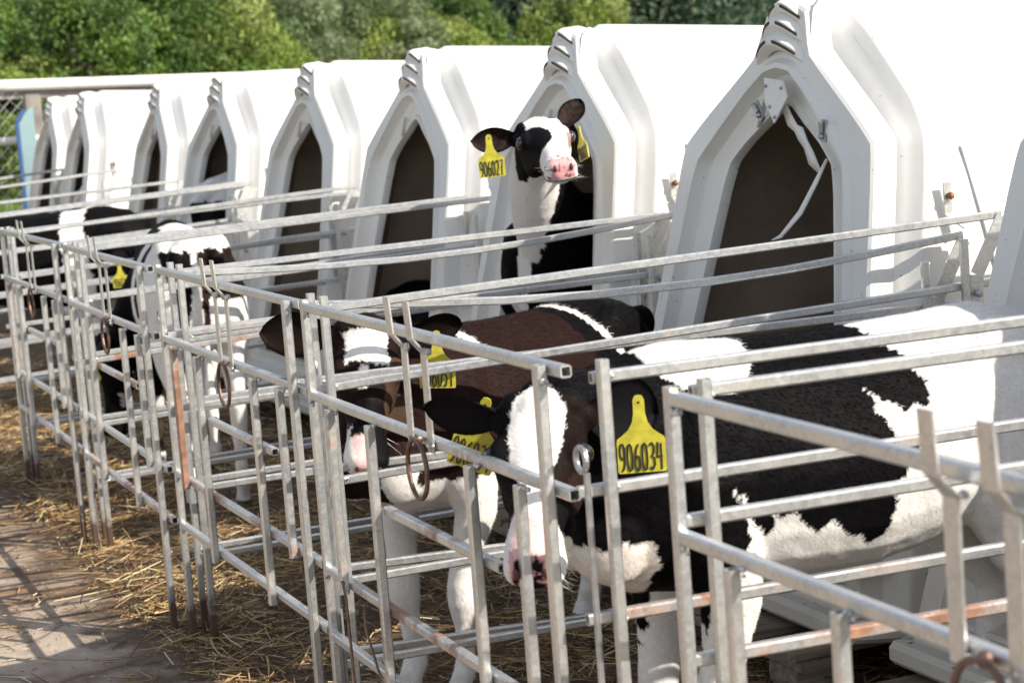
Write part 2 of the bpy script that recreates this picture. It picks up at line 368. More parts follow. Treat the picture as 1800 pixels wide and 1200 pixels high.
    for x,z in ((-.0748,1.432),(-.0610,1.4770),(-.0450,1.5160)):
        for s in (1,-1):
            g=G(); c=[]
            for k in range(7):
                e=.15+.66*k/6; c.append((vp(x-.0022,z+.0033,s*e),vp(x-.0022+.0008,z-.0042,s*e)))
            V=[p for a,b in c for p in (a,b)]+[(p[0]+.006,p[1],p[2]) for a,b in c for p in (a,b)]
            F=[(2*k,2*k+2,2*k+3,2*k+1) for k in range(6)]+[(14+2*k+1,14+2*k+3,14+2*k+2,14+2*k) for k in range(6)]
            for ring in ([0,2,4,6,8,10,12,13,11,9,7,5,3,1],): F+=[(ring[i],ring[(i+1)%14],14+ring[(i+1)%14],14+ring[i]) for i in range(14)]
            g.add(V,F); g.build('vent_slot',M_SLOT,vent)
    # reinforcing tab under the arch and wall bracket with a rusty bolt
    g=G(); bar(g,(xl(1.27)+.018,.075,1.290),(xl(1.2)+.025,.105,1.225),.016,.010,hollow=False); g.build('arch_rib',M_PLA,root)
    g=G(); yw=-.545
    bar(g,(.02,yw-.0,1.02),(.02,yw-.0,1.09),.022,.004,hollow=False,side=(1,0,0)); bar(g,(.02,yw,1.02),(.045,yw-.03,.99),.022,.004,hollow=False,side=(1,0,0))
    wb=g.build('wall_bracket',M_GALV,root)
    g=G(); ellip(g,(.022,yw-.010,1.06),(.009,.010,.009),nu=6,nv=4); g.build('bolt',M_BOLT,wb)
    return root
VY=[2.855,4.265,5.573,6.861,8.221,9.777,11.186,13.234,14.470]
HL=['white hutch cut off by the right edge of the photo','large white hutch with torn door lip and metal clamps, right of the alert calf','white hutch with the raised head of calf 906027 in its doorway','hutch left of the calf with raised head, dark hole in its back wall',
    'white hutch with a dark square hatch in its back wall','white hutch with a white rumped calf standing in its doorway','empty white hutch between two calves, third from the far end','second hutch from the far end, a calf standing in front of it','farthest white hutch of the row beside the pipe fence']
h0=make_hutch(); h0.location=(2.565,VY[0],0); h0['label']=HL[0]; HUT=[h0]
for i in range(1,9):
    HUT.append(dup(h0,(2.565+random.uniform(-.015,.015),VY[i],0),R(random.uniform(-1.5,1.5)),HL[i])); HUT[-1].rotation_euler.x=R(random.uniform(-.7,.7)); HUT[-1].location.z=random.uniform(-.004,.006)
# the torn lip, patch plate and clamps of the big hutch
for y_,l_ in ((1.56,'hutch outside the right edge of the photo, next to the nearest one'),(.26,'hutch outside the right edge of the photo, beside the camera')): dup(h0,(2.565,y_,0),0,l_)
h=HUT[1]; h.rotation_euler=(0,0,0); h.location.z=0
g=G(); fx=lambda z:xl(z)
P=[(.045,1.345),(-.045,1.335),(-.075,1.295),(-.028,1.235),(.028,1.285)]
P=[(fx(z)-.014,u,z) for u,z in P]; g.add(P+[(a+.004,b,c) for a,b,c in P],[tuple(range(5)),tuple(range(5,10))[::-1]]+[(i,(i+1)%5,5+(i+1)%5,5+i) for i in range(5)])
pp=g.build('patch_plate',M_PLA,h)
g=G()
for u,z in ((.03,1.325),(-.045,1.318),(.0,1.275),(-.03,1.25)): ellip(g,(fx(z)-.017,u,z),(.003,.005,.005),nu=8,nv=4)
g.build('rivet',M_ZINC,pp)
for (u,z,a) in ((.055,1.265,.6),(-.255,1.215,-.15)):
    g=G(); c=Vector((fx(z)-.010,u,z)); d=Vector((0,math.sin(a),math.cos(a)))
    bar(g,c-d*.026,c+d*.026,.020,.007,side=(0,1,0),hollow=False,ch=.002); bar(g,c-d*.004+Vector((-.008,0,0)),c+d*.022+Vector((-.012,0,0)),.012,.008,side=(0,1,0),hollow=False,ch=.002)
    ellip(g,c+Vector((-.008,0,0))-d*.012,(.008,.007,.007),nu=8,nv=5); g.build('clamp',M_ZINC,h)
def ribbon(g,pts,w,th=.003):
    P=[Vector(p) for p in pts]; V=[];F=[]
    for i,p in enumerate(P):
        ww=w[i] if hasattr(w,'__len__') else w
        d=(P[min(i+1,len(P)-1)]-P[max(0,i-1)]).normalized(); s=d.cross(Vector((1,0,0))).normalized()*ww
        V+=[p+s,p-s,p-s+Vector((th,0,0)),p+s+Vector((th,0,0))]
    for i in range(len(P)-1):
        for k in range(4): F.append((i*4+k,i*4+(k+1)%4,i*4+4+(k+1)%4,i*4+4+k))
    F+=[(0,1,2,3),tuple(len(V)-4+k for k in range(4))]; g.add(V,F)
g=G(); ribbon(g,[(fx(1.15)+.0,-.262,1.15),(fx(1.1)-.01,-.243,1.10),(fx(1.05)-.03,-.215,1.03),(fx(1.0)-.05,-.17,.975),(fx(1.0)-.055,-.135,.965)],[.004,.007,.008,.005,.001]); g.build('torn_strip',M_PLA,h,True)
g=G(); 
for k,(u,z,dz) in enumerate(((.0,1.268,0),(-.04,1.235,.006),(-.085,1.212,-.006),(-.13,1.19,.004),(-.175,1.145,-.004))):
    pass
lip=[(-.012,1.272),(-.05,1.240),(-.085,1.220),(-.105,1.208),(-.13,1.182),(-.165,1.15),(-.21,1.120)]
ribbon(g,[(fx(z)+.018+random.uniform(-.004,.004),u,z) for u,z in lip],[.012,.016,.010,.018,.012,.018,.006]); g.build('torn_lip',M_PLA,h,True)
# small dark holes in two back walls
for hi,(dx,u,z,s) in {3:(1.98,-.12,1.05,.035),4:(1.98,-.10,1.10,.06)}.items():
    g=G(); bar(g,(dx,u-s,z),(dx,u+s,z),s*2.2,.01,hollow=False); g.build('back_hatch',M_SLOT,HUT[hi])
# ------------------------------------------------------------------ pallets under the hutches
def pallet(loc,label):
    root=thing('wooden_pallet',label,'pallet',loc,0,'wooden pallets under the hutches')
    for k in range(6):
        g=G(); y=-.5+k*.2; bar(g,(-.06+random.uniform(-.03,.03),y,.098),(1.3,y,.098),.022,.135,side=(0,0,1),hollow=False,ch=.003); g.build('deck_board',M_WOOD,root)
    for x in (0,.6,1.2):
        g=G(); bar(g,(x,-.58,.075),(x,.58,.075),.022,.1,side=(0,0,1),hollow=False,ch=.003); g.build('stringer',M_WOOD,root)
        for y in (-.5,0,.5): g=G(); bar(g,(x,y-.06,.032),(x,y+.06,.032),.062,.1,side=(0,0,1),hollow=False,ch=.003); g.build('block',M_WOOD,root)
PL=['weathered wooden pallet under the cut off nearest hutch','weathered wooden pallet under the hutch with the torn door lip','wooden pallet under the hutch of calf 906027']
for i in range(3): pallet((2.17,VY[i],0),PL[i])
# ------------------------------------------------------------------ gates
def weld(g,p,r=.006):
    for k in range(3): lump(g,(p[0]+random.uniform(-.004,.004),p[1]+random.uniform(-.012,.012),p[2]+random.uniform(-.004,.004)),r*random.uniform(.6,1))
def make_gate(rust):
    root=thing('pen_gate','x','gate',group='galvanised front gates of the calf pens')
    W=1.19; X0=-.0192
    def part(nm,fn,m): g=G(); fn(g); o=g.build(nm,m,root); return o
    rs=random.Random(int(rust*1000)); rm=lambda: M_RUST if rs.random()<rust*.8 else (M_GALV2 if rs.random()<.6 else M_GALV)
    part('post',lambda g:(bar(g,(0,0,0),(0,0,.992)),weld(g,(-.005,-.015,.962))),M_GALV)
    part('post',lambda g:(bar(g,(X0,-W,0),(X0,-W,.985),.017,.019),weld(g,(-.02,-W-.018,.96))),M_GALV)
    for nm,z,m in (('top_rail',.978,M_GALV),('middle_rail',.804,M_GALV2),('lower_rail',.455,rm()),('bottom_rail',.320,rm())):
        part(nm,lambda g:(bar(g,(0,-.0098,z),(0,-W-.050,z),.0175,.0175),weld(g,(-.006,-.017,z-.014),.005)),m)
    for y,zt,zb in ((.165,.797,.442),(.40,.797,.300),(.885,.797,.300),(1.085,.797,.442)):
        part('bar',lambda g:(bar(g,(X0,-y,zb),(X0,-y,zt)),weld(g,(X0+.006,-y-.014,zt-.002),.005)),rm())
    part('bucket_rail',lambda g:bar(g,(0,-.41,.642),(0,-.945,.642)),rm())
    for y in (.605,.70):
        def hk(g):
            xs=-.0125; bar(g,(xs,-y,.790),(xs,-y,.955),.004,.026,side=(1,0,0),hollow=False)
            bar(g,(xs+.001,-y,.953),(-.034,-y,.980),.004,.026,side=(1,0,0),hollow=False); bar(g,(-.0335,-y,.978),(-.0335-.004,-y,1.042),.004,.026,side=(1,0,0),hollow=False)
            weld(g,(xs,-y-.014,.958),.006); weld(g,(xs-.002,-y-.012,.80),.005)
        part('bucket_hook',hk,M_GALV)
    def rg(g): path(g,[(-.024+.004*math.sin(t)*0,-.655+.046*math.sin(t),.757+.050*math.cos(t)) for t in [2*math.pi*k/28 for k in range(28)]],.0042,8,True); lump(g,(-.018,-.655,.806),.009)
    part('bucket_ring',rg,M_RING)
    def lt(g):
        path(g,[(.012,-W-.068,.836),(.012,-W-.068,.5),(.013,-W-.069,.02)],.0052,8)
        path(g,[(.012,-W-.052+.017*math.sin(t),.853+.017*math.cos(t)) for t in [2*math.pi*k/20 for k in range(20)]],.0045,8,True)
    part('latch_rod',lt,M_ZINC)
    return root
gates=[]
GL={'A':(2.19,'nearest galvanised gate, cut off by the right edge of the photo',.15),'B':(3.746,'galvanised gate in front of the brown calf and the calf with tag 906034',.35),'C':(5.025,'third nearest gate, one of its bars heavily rusted orange',.35),
    'D':(6.325,'galvanised gate in front of the black head lowered to the straw',.3),'E':(7.63,'farthest gate, cut off by the left edge of the photo',.25)}
for k,(y,l,ru) in GL.items():
    t=make_gate(ru); t.location=(1.0995,y,0); t['label']=l; t.rotation_euler=(0,0,R({'A':0,'B':0,'C':.3,'D':-.3,'E':.2}[k])); gates.append(t)
[c for c in gates[2].children if c.name.startswith('bar')][0].data.materials[0]=M_RUST2; [c for c in gates[1].children if c.name.startswith('bar')][0].data.materials[0]=M_RUST
for gt in gates[1:3]:
    for c in gt.children:
        if c.name.startswith(('bucket_rail','lower_rail')): c.data.materials[0]=M_RUST
g=G(); path(g,[(-.03,-.20,.47),(-.045,-.24,.485),(-.05,-.27,.46),(-.052,-.285,.30),(-.05,-.29,.06),(-.03,-.30,.01)],.0028,6)
path(g,[(-.03,-.33,.455),(-.04,-.345,.46),(-.045,-.36,.42),(-.04,-.40,.35),(-.035,-.44,.32)],.0028,6); g.build('tie_wire',M_RING,gates[1])
g=G()
for k in range(14):
    y=-.50-.0165*k; lump(g,(-.002,y,.322),.0155)
g.build('rusted_joint',simple('flaking dark rust',(.12,.055,.035),.95,0,.5,60,.8,120),gates[1],False)
# ------------------------------------------------------------------ side panels
def make_panel(p0,p1,z1,label,sag=0,rust=.15,zs=(.966,.806,.618,.412,.232)):
    d=Vector((p1[0]-p0[0],p1[1]-p0[1],0)); L=d.length; a=math.atan2(d.y,d.x)
    root=thing('pen_side_panel',label,'pen panel',(p0[0],p0[1],0),a,'galvanised side panels between the pens')
    rise=(z1-zs[0]); ns=7; jz=[random.uniform(-.007,.007) for _ in range(40)]
    def rp(z,k): t=k/ns; return Vector((-.012+(L+.012)*t,.0194,z+rise*t-(sag*math.sin(math.pi*t) if z>.9 else 0)))
    for i,z in enumerate(zs):
        g=G(); e=.03 if i in (1,2) else 0
        if sag and i==0:
            for k in range(ns): bar(g,rp(z,k),rp(z,k+1),hollow=False)
        else: bar(g,rp(z,0)-Vector((e,0,jz[i])),rp(z,ns)+Vector((0,0,jz[i+9]*1.6)))
        weld(g,(.014,.012,z),.005)
        g.build('rail',M_RUST if (i==2 and rust>.11) or (i==3 and rust>.3) else (M_GALV2 if i in (1,4) else M_GALV),root)
    g=G(); bar(g,(0,0,0),(0,0,.99)); g.build('post',M_GALV,root)
    g=G(); bar(g,(L-.10,.0,0),(L-.10,.0,z1-.05)); g.build('rear_post',M_GALV2,root)
    g=G(); bar(g,(L+.0,.008,z1-.01),(L-.07,.004,z1-.13),.004,.032,side=(0,1,0),hollow=False); bar(g,(L-.07,.004,z1-.13),(L-.08,.004,z1-.34),.004,.032,side=(0,1,0),hollow=False)
    st=g.build('strap',M_GALV2,root)
    for z in (.17,.30): g=G(); ellip(g,(L-.073,-.008,z1-z),(.009,.009,.009),nu=6,nv=4); g.build('bolt',M_ZINC,st)
    return root
PAN=[((1.15,2.495),(2.62,2.35),.985,'nearest side panel but one, behind the yellow tag 906034',.0,.12),((1.165,2.225),(2.6,2.06),.99,'nearest side panel, in front of the black and white flank',.0,.35),
 ((1.15,3.785),(2.64,3.60),1.022,'side panel behind the calf with tag 906034, straight top rail',0,.1),((1.15,3.872),(2.58,3.66),.975,'side panel with a sagging top rail, behind the brown calf gate post',.045,.1),
 ((1.145,4.985),(2.55,4.95),.985,'bent side panel whose top rail sags below its neighbour, behind the brown calf',.035,.1),((1.145,5.085),(2.55,5.02),.99,'straight side panel at the left of the brown calf, beside the bent one',0,.1),
 ((1.14,6.29),(2.56,6.27),1.0,'side panel in front of the calf seen from behind',0,.3),((1.14,6.375),(2.56,6.36),1.01,'side panel beside the rump of the calf seen from behind',0,.1),
 ((1.13,7.59),(2.5,7.62),1.01,'side panel left of the calf seen from behind',0,.1),((1.13,7.68),(2.5,7.70),1.0,'side panel with a rusty rail near the left edge of the photo',0,.4),
 ((1.13,9.0),(2.5,9.15),1.0,'fifth pair of side panels from the camera, nearer panel',0,.1),((1.13,9.1),(2.5,9.25),1.01,'fifth pair of side panels from the camera, farther panel',0,.1),
 ((1.13,10.45),(2.5,10.6),1.01,'sixth pair of side panels, in front of the far black calf',0,.1),((1.13,12.0),(2.5,12.3),1.03,'side panel ending at the second hutch from the far end',0,.1),((1.13,13.5),(2.45,13.8),1.04,'farthest side panel, ending at the farthest hutch',0,.1)]
for p0,p1,z1,l,sg,ru in PAN: make_panel(p0,p1,z1,l,sg,ru)
# ------------------------------------------------------------------ calves
def fbm(p,s,o=0): return noise.noise(Vector((p[0]*s+o,p[1]*s+o*2,p[2]*s)))
def inpoly(x,z,poly):
    c=np.zeros(len(x),bool); j=len(poly)-1
    for i in range(len(poly)):
        xi,zi=poly[i]; xj,zj=poly[j]
        m=((zi>z)!=(zj>z)); c^= m & (x<(xj-xi)*(z-zi)/((zj-zi) or 1e-9)+xi); j=i
    return c
BLK=np.array((.0045,.0042,.0048)); WHT=np.array((.80,.775,.75)); PNK=np.array((.66,.33,.34)); BRN=np.array((.017,.0085,.0072)); DBR=np.array((.015,.009,.0075)); TAN=np.array((.30,.15,.07))
DIG={'9':[[(.85,.6),(.7,.45),(.35,.45),(.15,.6),(.15,.85),(.35,1),(.65,1),(.85,.85),(.85,.3),(.6,.05),(.3,0)]],
 '0':[[(.5,1),(.2,.9),(.12,.6),(.12,.35),(.25,.05),(.5,0),(.75,.05),(.88,.35),(.88,.6),(.78,.9),(.5,1)]],
 '6':[[(.75,.98),(.4,.8),(.15,.5),(.12,.2),(.35,0),(.7,0),(.88,.2),(.82,.45),(.55,.55),(.2,.42)]],
 '2':[[(.12,.8),(.35,1),(.7,1),(.85,.8),(.7,.5),(.15,.05),(.2,.02),(.9,.04)]],
 '7':[[(.1,.97),(.9,1),(.55,.5),(.4,0)],[(.3,.5),(.75,.52)]],
 '3':[[(.12,.9),(.5,1),(.85,.85),(.75,.6),(.4,.52),(.8,.42),(.88,.2),(.5,0),(.1,.1)]],
 '4':[[(.25,1),(.1,.45),(.9,.48)],[(.75,.95),(.72,0)]],
 '5':[[(.85,1),(.25,.98),(.18,.58),(.6,.6),(.88,.35),(.6,.02),(.15,.05)]],
 '1':[[(.25,.75),(.6,1),(.6,0)]]}
def make_tag(parent,pos,nrm,text,roll=0,s=1.0):
    """ear tag hanging down from pos, its printed face toward nrm"""
    n=Vector(nrm).normalized(); up=Vector((math.sin(roll)*-n.y,math.sin(roll)*n.x,math.cos(roll))); up=(up-n*up.dot(n)).normalized(); rt=up.cross(n)
    Pp=Vector(pos); T=lambda x,z,d=0: Pp+rt*(x*s)+up*(z*s)+n*(d*s)
    hf=[(.0,.008),(.006,.0065),(.009,0),(.0095,-.022),(.0125,-.036),(.020,-.048),(.030,-.056),(.037,-.061),(.0385,-.066),(.0385,-.113),(.0365,-.116)]
    out=hf+[(-x,z) for x,z in hf[:0:-1]]
    g=G(); k=len(out); bend=lambda x,z:(-.0000 if z>-.05 else -.8*x*x)
    V=[T(x,z,.0014+bend(x,z)) for x,z in out]+[T(x,z,-.0014+bend(x,z)) for x,z in out]
    F=[(i,(i+1)%k,k+(i+1)%k,k+i) for i in range(k)]
    # split in strips so that the plate keeps its outline
    for i in range(len(hf)-1):
        a,b=i,i+1; c,d=(k-i-1)%k if i>0 else 0,(k-i)%k
        q=[a,b,(k-b)%k,(k-a)%k]; q=[v for j,v in enumerate(q) if v not in q[:j]]
        F.append(tuple(q)); F.append(tuple(v+k for v in reversed(q)))
    g.add(V,F); o=g.build('ear_tag',M_TAG,parent)
    g=G(); wd=.0118; st=-.0355
    for j,ch in enumerate(text):
        for line in DIG[ch]:
            pts=[(st+j*wd+x*.0098,-.112+z*.043) for x,z in line]
            P=[T(x,z,.0019+bend(x,z)) for x,z in pts]
            for a,b in zip(P[:-1],P[1:]): bar(g,a,b+(b-a).normalized()*.0004*s,.0027*s,.0009*s,side=(b-a).cross(n),hollow=False,ch=.0002)
    g.build('tag_number',M_INK,o)
    g=G(); ellip(g,T(0,-.004,.001),(.0022*s,)*3,nu=8,nv=5); g.build('stud',M_INK,o)
def calf(name,label,org,rz,s,head,coatf,tags=(),vox=.0065,fur=0,lie=False,rump=None,legs=None,noears=False,furlen=.012,wid=1.0):
    root=thing('calf',label,'calf',(org[0],org[1],0),0,'Holstein calves')
    A=Matrix.Translation((org[0],org[1],org[2] if len(org)>2 else 0))@Matrix.Rotation(rz,4,'Z')@Matrix.Scale(s,4)@Matrix.Diagonal((1,wid,1,1))
    Ai=A.inverted(); g=G(); dz=-.42 if lie else 0
    T=[(-.545,.700,.03,.04),(-.53,.69,.10,.13),(-.47,.695,.155,.175),(-.38,.70,.185,.195),(-.25,.685,.195,.20),(-.05,.665,.215,.215),(.12,.67,.205,.215),(.26,.68,.175,.215),(.38,.675,.135,.20),(.46,.665,.085,.15),(.50,.66,.03,.06)]
    if lie: T=[(x,z,w*1.05,h*.95) for x,z,w,h in T]
    loft(g,[((x,0,z+dz),w,h,.10) for x,z,w,h in T],26)
    for sd in (1,-1):
        ellip(g,(-.36,sd*.105,.80+dz),(.10,.055,.075)); ellip(g,(-.50,sd*.075,.80+dz),(.05,.035,.05)); ellip(g,(.24,sd*.11,.66+dz),(.12,.075,.17)); ellip(g,(-.38,sd*.11,.66+dz),(.15,.085,.17))
        ellip(g,(.42,sd*.07,.60+dz),(.07,.06,.09))
    ellip(g,(.26,0,.84+dz),(.14,.05,.055))
    if not lie:
        lg=legs or {}
        for sd,key in ((1,'fl'),(-1,'fr')):
            ox,oy=lg.get(key,(0,0))
            loft(g,[((.25,sd*.125,.68),.07,.09),((.25,sd*.13,.55),.06,.075),((.235,sd*.125,.46),.045,.055),((.25+ox*.3,sd*.115+oy*.3,.37),.034,.040),((.26+ox*.5,sd*.11+oy*.5,.29),.037,.040),((.262+ox*.55,sd*.11+oy*.55,.25),.036,.038),((.255+ox*.65,sd*.108+oy*.65,.20),.025,.027),((.25+ox*.85,sd*.105+oy*.85,.125),.022,.025),((.25+ox*.95,sd*.105+oy*.95,.09),.029,.031),((.27+ox,sd*.105+oy,.055),.027,.028),((.283+ox,sd*.105+oy,.03),.031,.038),((.29+ox,sd*.105+oy,0.0),.034,.046)],14,up=(1,0,0))
        for sd,key in ((1,'hl'),(-1,'hr')):
            ox,oy=lg.get(key,(0,0))
            loft(g,[((-.36,sd*.125,.70),.075,.15),((-.35,sd*.13,.58),.075,.13),((-.385,sd*.125,.47),.052,.085),((-.45+ox*.4,sd*.115+oy*.4,.38),.036,.05),((-.485+ox*.5,sd*.11+oy*.5,.33),.035,.043),((-.475+ox*.55,sd*.108+oy*.55,.27),.030,.036),((-.455+ox*.7,sd*.105+oy*.7,.18),.024,.028),((-.445+ox*.9,sd*.105+oy*.9,.10),.029,.031),((-.425+ox,sd*.105+oy,.06),.027,.028),((-.41+ox,sd*.105+oy,.03),.031,.037),((-.40+ox,sd*.105+oy,.0),.034,.046)],14,up=(1,0,0))
    else:
        for sd in (1,-1):
            loft(g,[((.22,sd*.15,.20),.06,.07),((.30,sd*.2,.09),.04,.045),((.46,sd*.2,.05),.035,.035),((.40,sd*.24,.035),.025,.025),((.30,sd*.26,.03),.025,.025)],12)
            ellip(g,(-.34,sd*.2,.14),(.19,.09,.12)); loft(g,[((-.30,sd*.25,.06),.04,.05),((-.12,sd*.29,.05),.03,.03),((.0,sd*.29,.035),.026,.026)],12)
    # tail
    tl=[(-.53,.79),(-.565,.74),(-.575,.60),(-.57,.45),(-.565,.33),(-.56,.24)] if not lie else [(-.53,.79),(-.57,.70),(-.58,.60),(-.58,.52),(-.57,.48)]
    loft(g,[((x,.0,z+dz),r,r) for (x,z),r in zip(tl,(.028,.022,.016,.015,.026,.012))],10)
    # head
    Hm=None
    if head:
        poll,nd,up,hs=head; n=Vector(nd).normalized(); u=Vector(up); u=(u-n*u.dot(n)).normalized(); l=u.cross(n)
        Hm=Matrix(((n.x*hs,l.x*hs,u.x*hs,poll[0]),(n.y*hs,l.y*hs,u.y*hs,poll[1]),(n.z*hs,l.z*hs,u.z*hs,poll[2]),(0,0,0,1)))
        W=lambda p: Ai@(Hm@Vector(p))
        h=G()
        loft(h,[((-.045,0,-.05),.03,.035),((-.03,0,-.045),.055,.055),((0,0,-.048),.070,.066),((.04,0,-.052),.080,.074),((.08,0,-.055),.084,.078),((.12,0,-.057),.078,.075,-.0),((.155,0,-.058),.063,.066),((.19,0,-.060),.052,.057,.05),((.225,0,-.062),.046,.050,.05),((.26,0,-.064),.045,.046,-.02),((.295,0,-.066),.050,.045,-.05),((.325,0,-.068),.051,.043,-.05),((.345,0,-.068),.043,.036),((.357,0,-.068),.024,.022)],22)
        for sd in (1,-1):
            ellip(h,(.105,sd*.064,-.018),(.036,.022,.026)); ellip(h,(.10,sd*.045,-.095),(.075,.030,.040)); ellip(h,(.335,sd*.026,-.052),(.024,.019,.020)); ellip(h,(.31,sd*.035,-.085),(.035,.018,.022))
            ellip(h,(-.005,sd*.045,.0),(.03,.03,.025)); ellip(h,(.0,sd*.075,-.03),(.024,.024,.028))
        ellip(h,(.0,0,.012),(.04,.045,.024)); ellip(h,(.27,0,-.098),(.075,.034,.022)); ellip(h,(.18,0,-.100),(.11,.035,.028)); ellip(h,(.05,0,-.09),(.07,.055,.045))
        h.v=[tuple(W(p)) for p in h.v]; g.add(h.v,h.f)
        b0=Vector((.22,0,.675+dz)); b1=Vector((.46,0,.70+dz)); e=W((-.01,0,-.06)); e0=W((-.12,0,-.085))
        b1=b1*.5+e0*.5
        secs=[]
        for k in range(9):
            t=k/8; c=b0*(1-t)**2+b1*2*t*(1-t)+e*t*t; secs.append((c,.085*(1-t)**1.3+.064,.105*(1-t)**1.2+.080))
        loft(g,secs,22)
        c=b0*.35+b1*.65; ellip(g,(c.x,c.y,c.z-.10),(.08,.045,.10))
    me=D.meshes.new('tmp'); me.from_pydata(g.v,[],g.f); me.update(); tmp=D.objects.new('tmp',me); COL.objects.link(tmp)
    bmn=__import__('bmesh'); bmm=bmn.new(); bmm.from_mesh(me); bmn.ops.recalc_face_normals(bmm,faces=bmm.faces); bmm.to_mesh(me); bmm.free()
    m=tmp.modifiers.new('r','REMESH'); m.mode='VOXEL'; m.voxel_size=vox/s; m.use_smooth_shade=True
    m=tmp.modifiers.new('s','SMOOTH'); m.factor=.5; m.iterations=max(3,int(7*.0065/vox))
    dg=bpy.context.evaluated_depsgraph_get(); em=D.meshes.new_from_object(tmp.evaluated_get(dg)); D.objects.remove(tmp)
    nv=len(em.vertices); co=np.empty(nv*3); em.vertices.foreach_get('co',co); co=co.reshape(-1,3)
    # a little muscle and skin unevenness
    v_=[tuple(p) for p in co]; faces=[tuple(p.vertices) for p in em.polygons]
    nr=np.empty(nv*3); em.vertices.foreach_get('normal',nr); nr=nr.reshape(-1,3)
    An=np.array(A); Aw=co@An[:3,:3].T+An[:3,3]
    nw=np.array([(fbm(p,17)*.6+fbm(p,45,3)*.35) for p in Aw]); dsp=np.array([fbm(p,9,5)*.004+fbm(p,38,9)*.0013 for p in Aw]); co=co+nr*dsp[:,None]
    # ears joined to the same mesh
    v_=[tuple(p) for p in co]; isear=[0]*nv
    if Hm and not noears:
        for (sd,ed,en,ln,wd) in noears_or(head,tags_dir[name]):
            Hr=Hm.to_3x3().normalized().transposed(); ed=(Hr@Vector(ed)).normalized(); en=Hr@Vector(en); en=(en-ed*en.dot(ed)).normalized(); wv=ed.cross(en); NS,NT=16,9; base=Vector((-.002,sd*.072,-.022)); off=len(v_)
            for lay in (0,1):
                for i in range(NS+1):
                    t=i/NS; wdt=wd*(.30+.70*math.sin(min(1,t/.55)*math.pi/2)) if t<.55 else wd*max(.0,math.cos((t-.55)/.45*math.pi/2))**.62
                    for j in range(NT):
                        q=(j/(NT-1))*2-1; th=(.0045*(1-t*.6))*(1-abs(q)**3)*(1 if lay else 0)
                        cup=.022*(1-t*.55)*(q*q-.35)
                        p=base+ed*(t*ln)+wv*(q*wdt)+en*(cup-(th if lay else 0)-.012*t*t)
                        v_.append(tuple(W(p))); isear.append(1 if lay==0 else 2)
                for i in range(NS):
                    for j in range(NT-1):
                        a=off+lay*(NS+1)*NT+i*NT+j; faces.append((a,a+1,a+NT+1,a+NT) if lay else (a+NT,a+NT+1,a+1,a))
            k=(NS+1)*NT
            for i in range(NS): 
                for j in (0,NT-1): a=off+i*NT+j; faces.append((a,a+NT,a+NT+k,a+k))
    nm=D.meshes.new('body'); nm.from_pydata(v_,[],faces); nm.materials.append(M_COAT); nm.polygons.foreach_set('use_smooth',[True]*len(nm.polygons)); nm.update()
    body=D.objects.new('body',nm); COL.objects.link(body); body.parent=root
    body.matrix_parent_inverse=Matrix.Identity(4); body.matrix_local=Matrix.Translation((-org[0],-org[1],0))@A
    L=np.array(v_); Wp=L@An[:3,:3].T+An[:3,3]; isear=np.array(isear)
    if Hm:
        Hi=np.array(Hm.inverted()); Hd=Wp@Hi[:3,:3].T+Hi[:3,3]
    else: Hd=np.full_like(L,-9)
    nz=np.array([fbm(p,30) for p in Wp]); nz2=np.array([fbm(p,110,4) for p in Wp]); wob=nz*.012+nz2*.0035
    col=coatf(L,Wp,Hd,isear,wob,nz2)
    # hooves
    if not lie:
        hf=L[:,2]<.036; col[hf]=(.055,.04,.03); dirt=np.clip((.30-L[:,2])/.3,0,1)*np.clip(nz*1.6+.35,0,1)*.55; col=col*(1-dirt[:,None])+np.array((.33,.25,.15))*dirt[:,None]
    c4=np.ones((len(v_),4),np.float32); c4[:,:3]=np.clip(col,0,1); ca=nm.color_attributes.new('Col','FLOAT_COLOR','POINT'); ca.data.foreach_set('color',c4.ravel())
    if Hm:
        for sd in (1,-1):
            gg=G(); ellip(gg,W((.108,sd*.0765,-.019)),(.0175,)*3,nu=20,nv=12); e=gg.build('eye',M_EYE,body,True)
            gg=G(); q=Vector((sd*.0,0,0)); rot=(Ai.to_3x3()@Hm.to_3x3()).normalized(); ellip(gg,W((.352,sd*.025,-.055)),(.008,.0055,.010),rot); gg.build('nostril',M_NOST,body,True)
    for (pos,nrm,txt,rl,ts) in tags:
        o=D.objects.new('t',None) ; 
        before=set(D.objects); make_tag(None,pos,nrm,txt,rl,ts)
        for ob in set(D.objects)-before:
            if ob.parent is None: ob.parent=root; ob.matrix_parent_inverse=Matrix.Translation((-org[0],-org[1],0))
        D.objects.remove(o)
    if fur:
        nf=len(nm.polygons); cen=np.empty(nf*3); nm.polygons.foreach_get('center',cen); cen=cen.reshape(-1,3); pn=np.empty(nf*3); nm.polygons.foreach_get('normal',pn); pn=pn.reshape(-1,3)
        ar=np.empty(nf); nm.polygons.foreach_get('area',ar); fv=np.array([f[0] for f in faces])
        Pc=cen@An[:3,:3].T+An[:3,3]; Rn=An[:3,:3]/s; Nn=pn@Rn.T
        camd=np.array((0,0,CAMH))-Pc; wgt=ar*(1 if True else 0); cl=L[fv]; wgt=wgt*(cl[:,2]>.05)
        if Hm: mz=(Hd[fv][:,0]>.315)&(np.abs(Hd[fv][:,1])<.06)&(np.abs(Hd[fv][:,2]+.07)<.08); wgt=wgt*(~mz)
        idx=RNG.choice(nf,fur,p=wgt/wgt.sum()); P=Pc[idx]; Nv=Nn[idx]
        j1=RNG.normal(0,.0025,(fur,3)); P=P+j1-Nv*(j1*Nv).sum(1)[:,None]
        flow=np.tile(np.array(Rn@np.array((-1,0,-.75))),(fur,1))
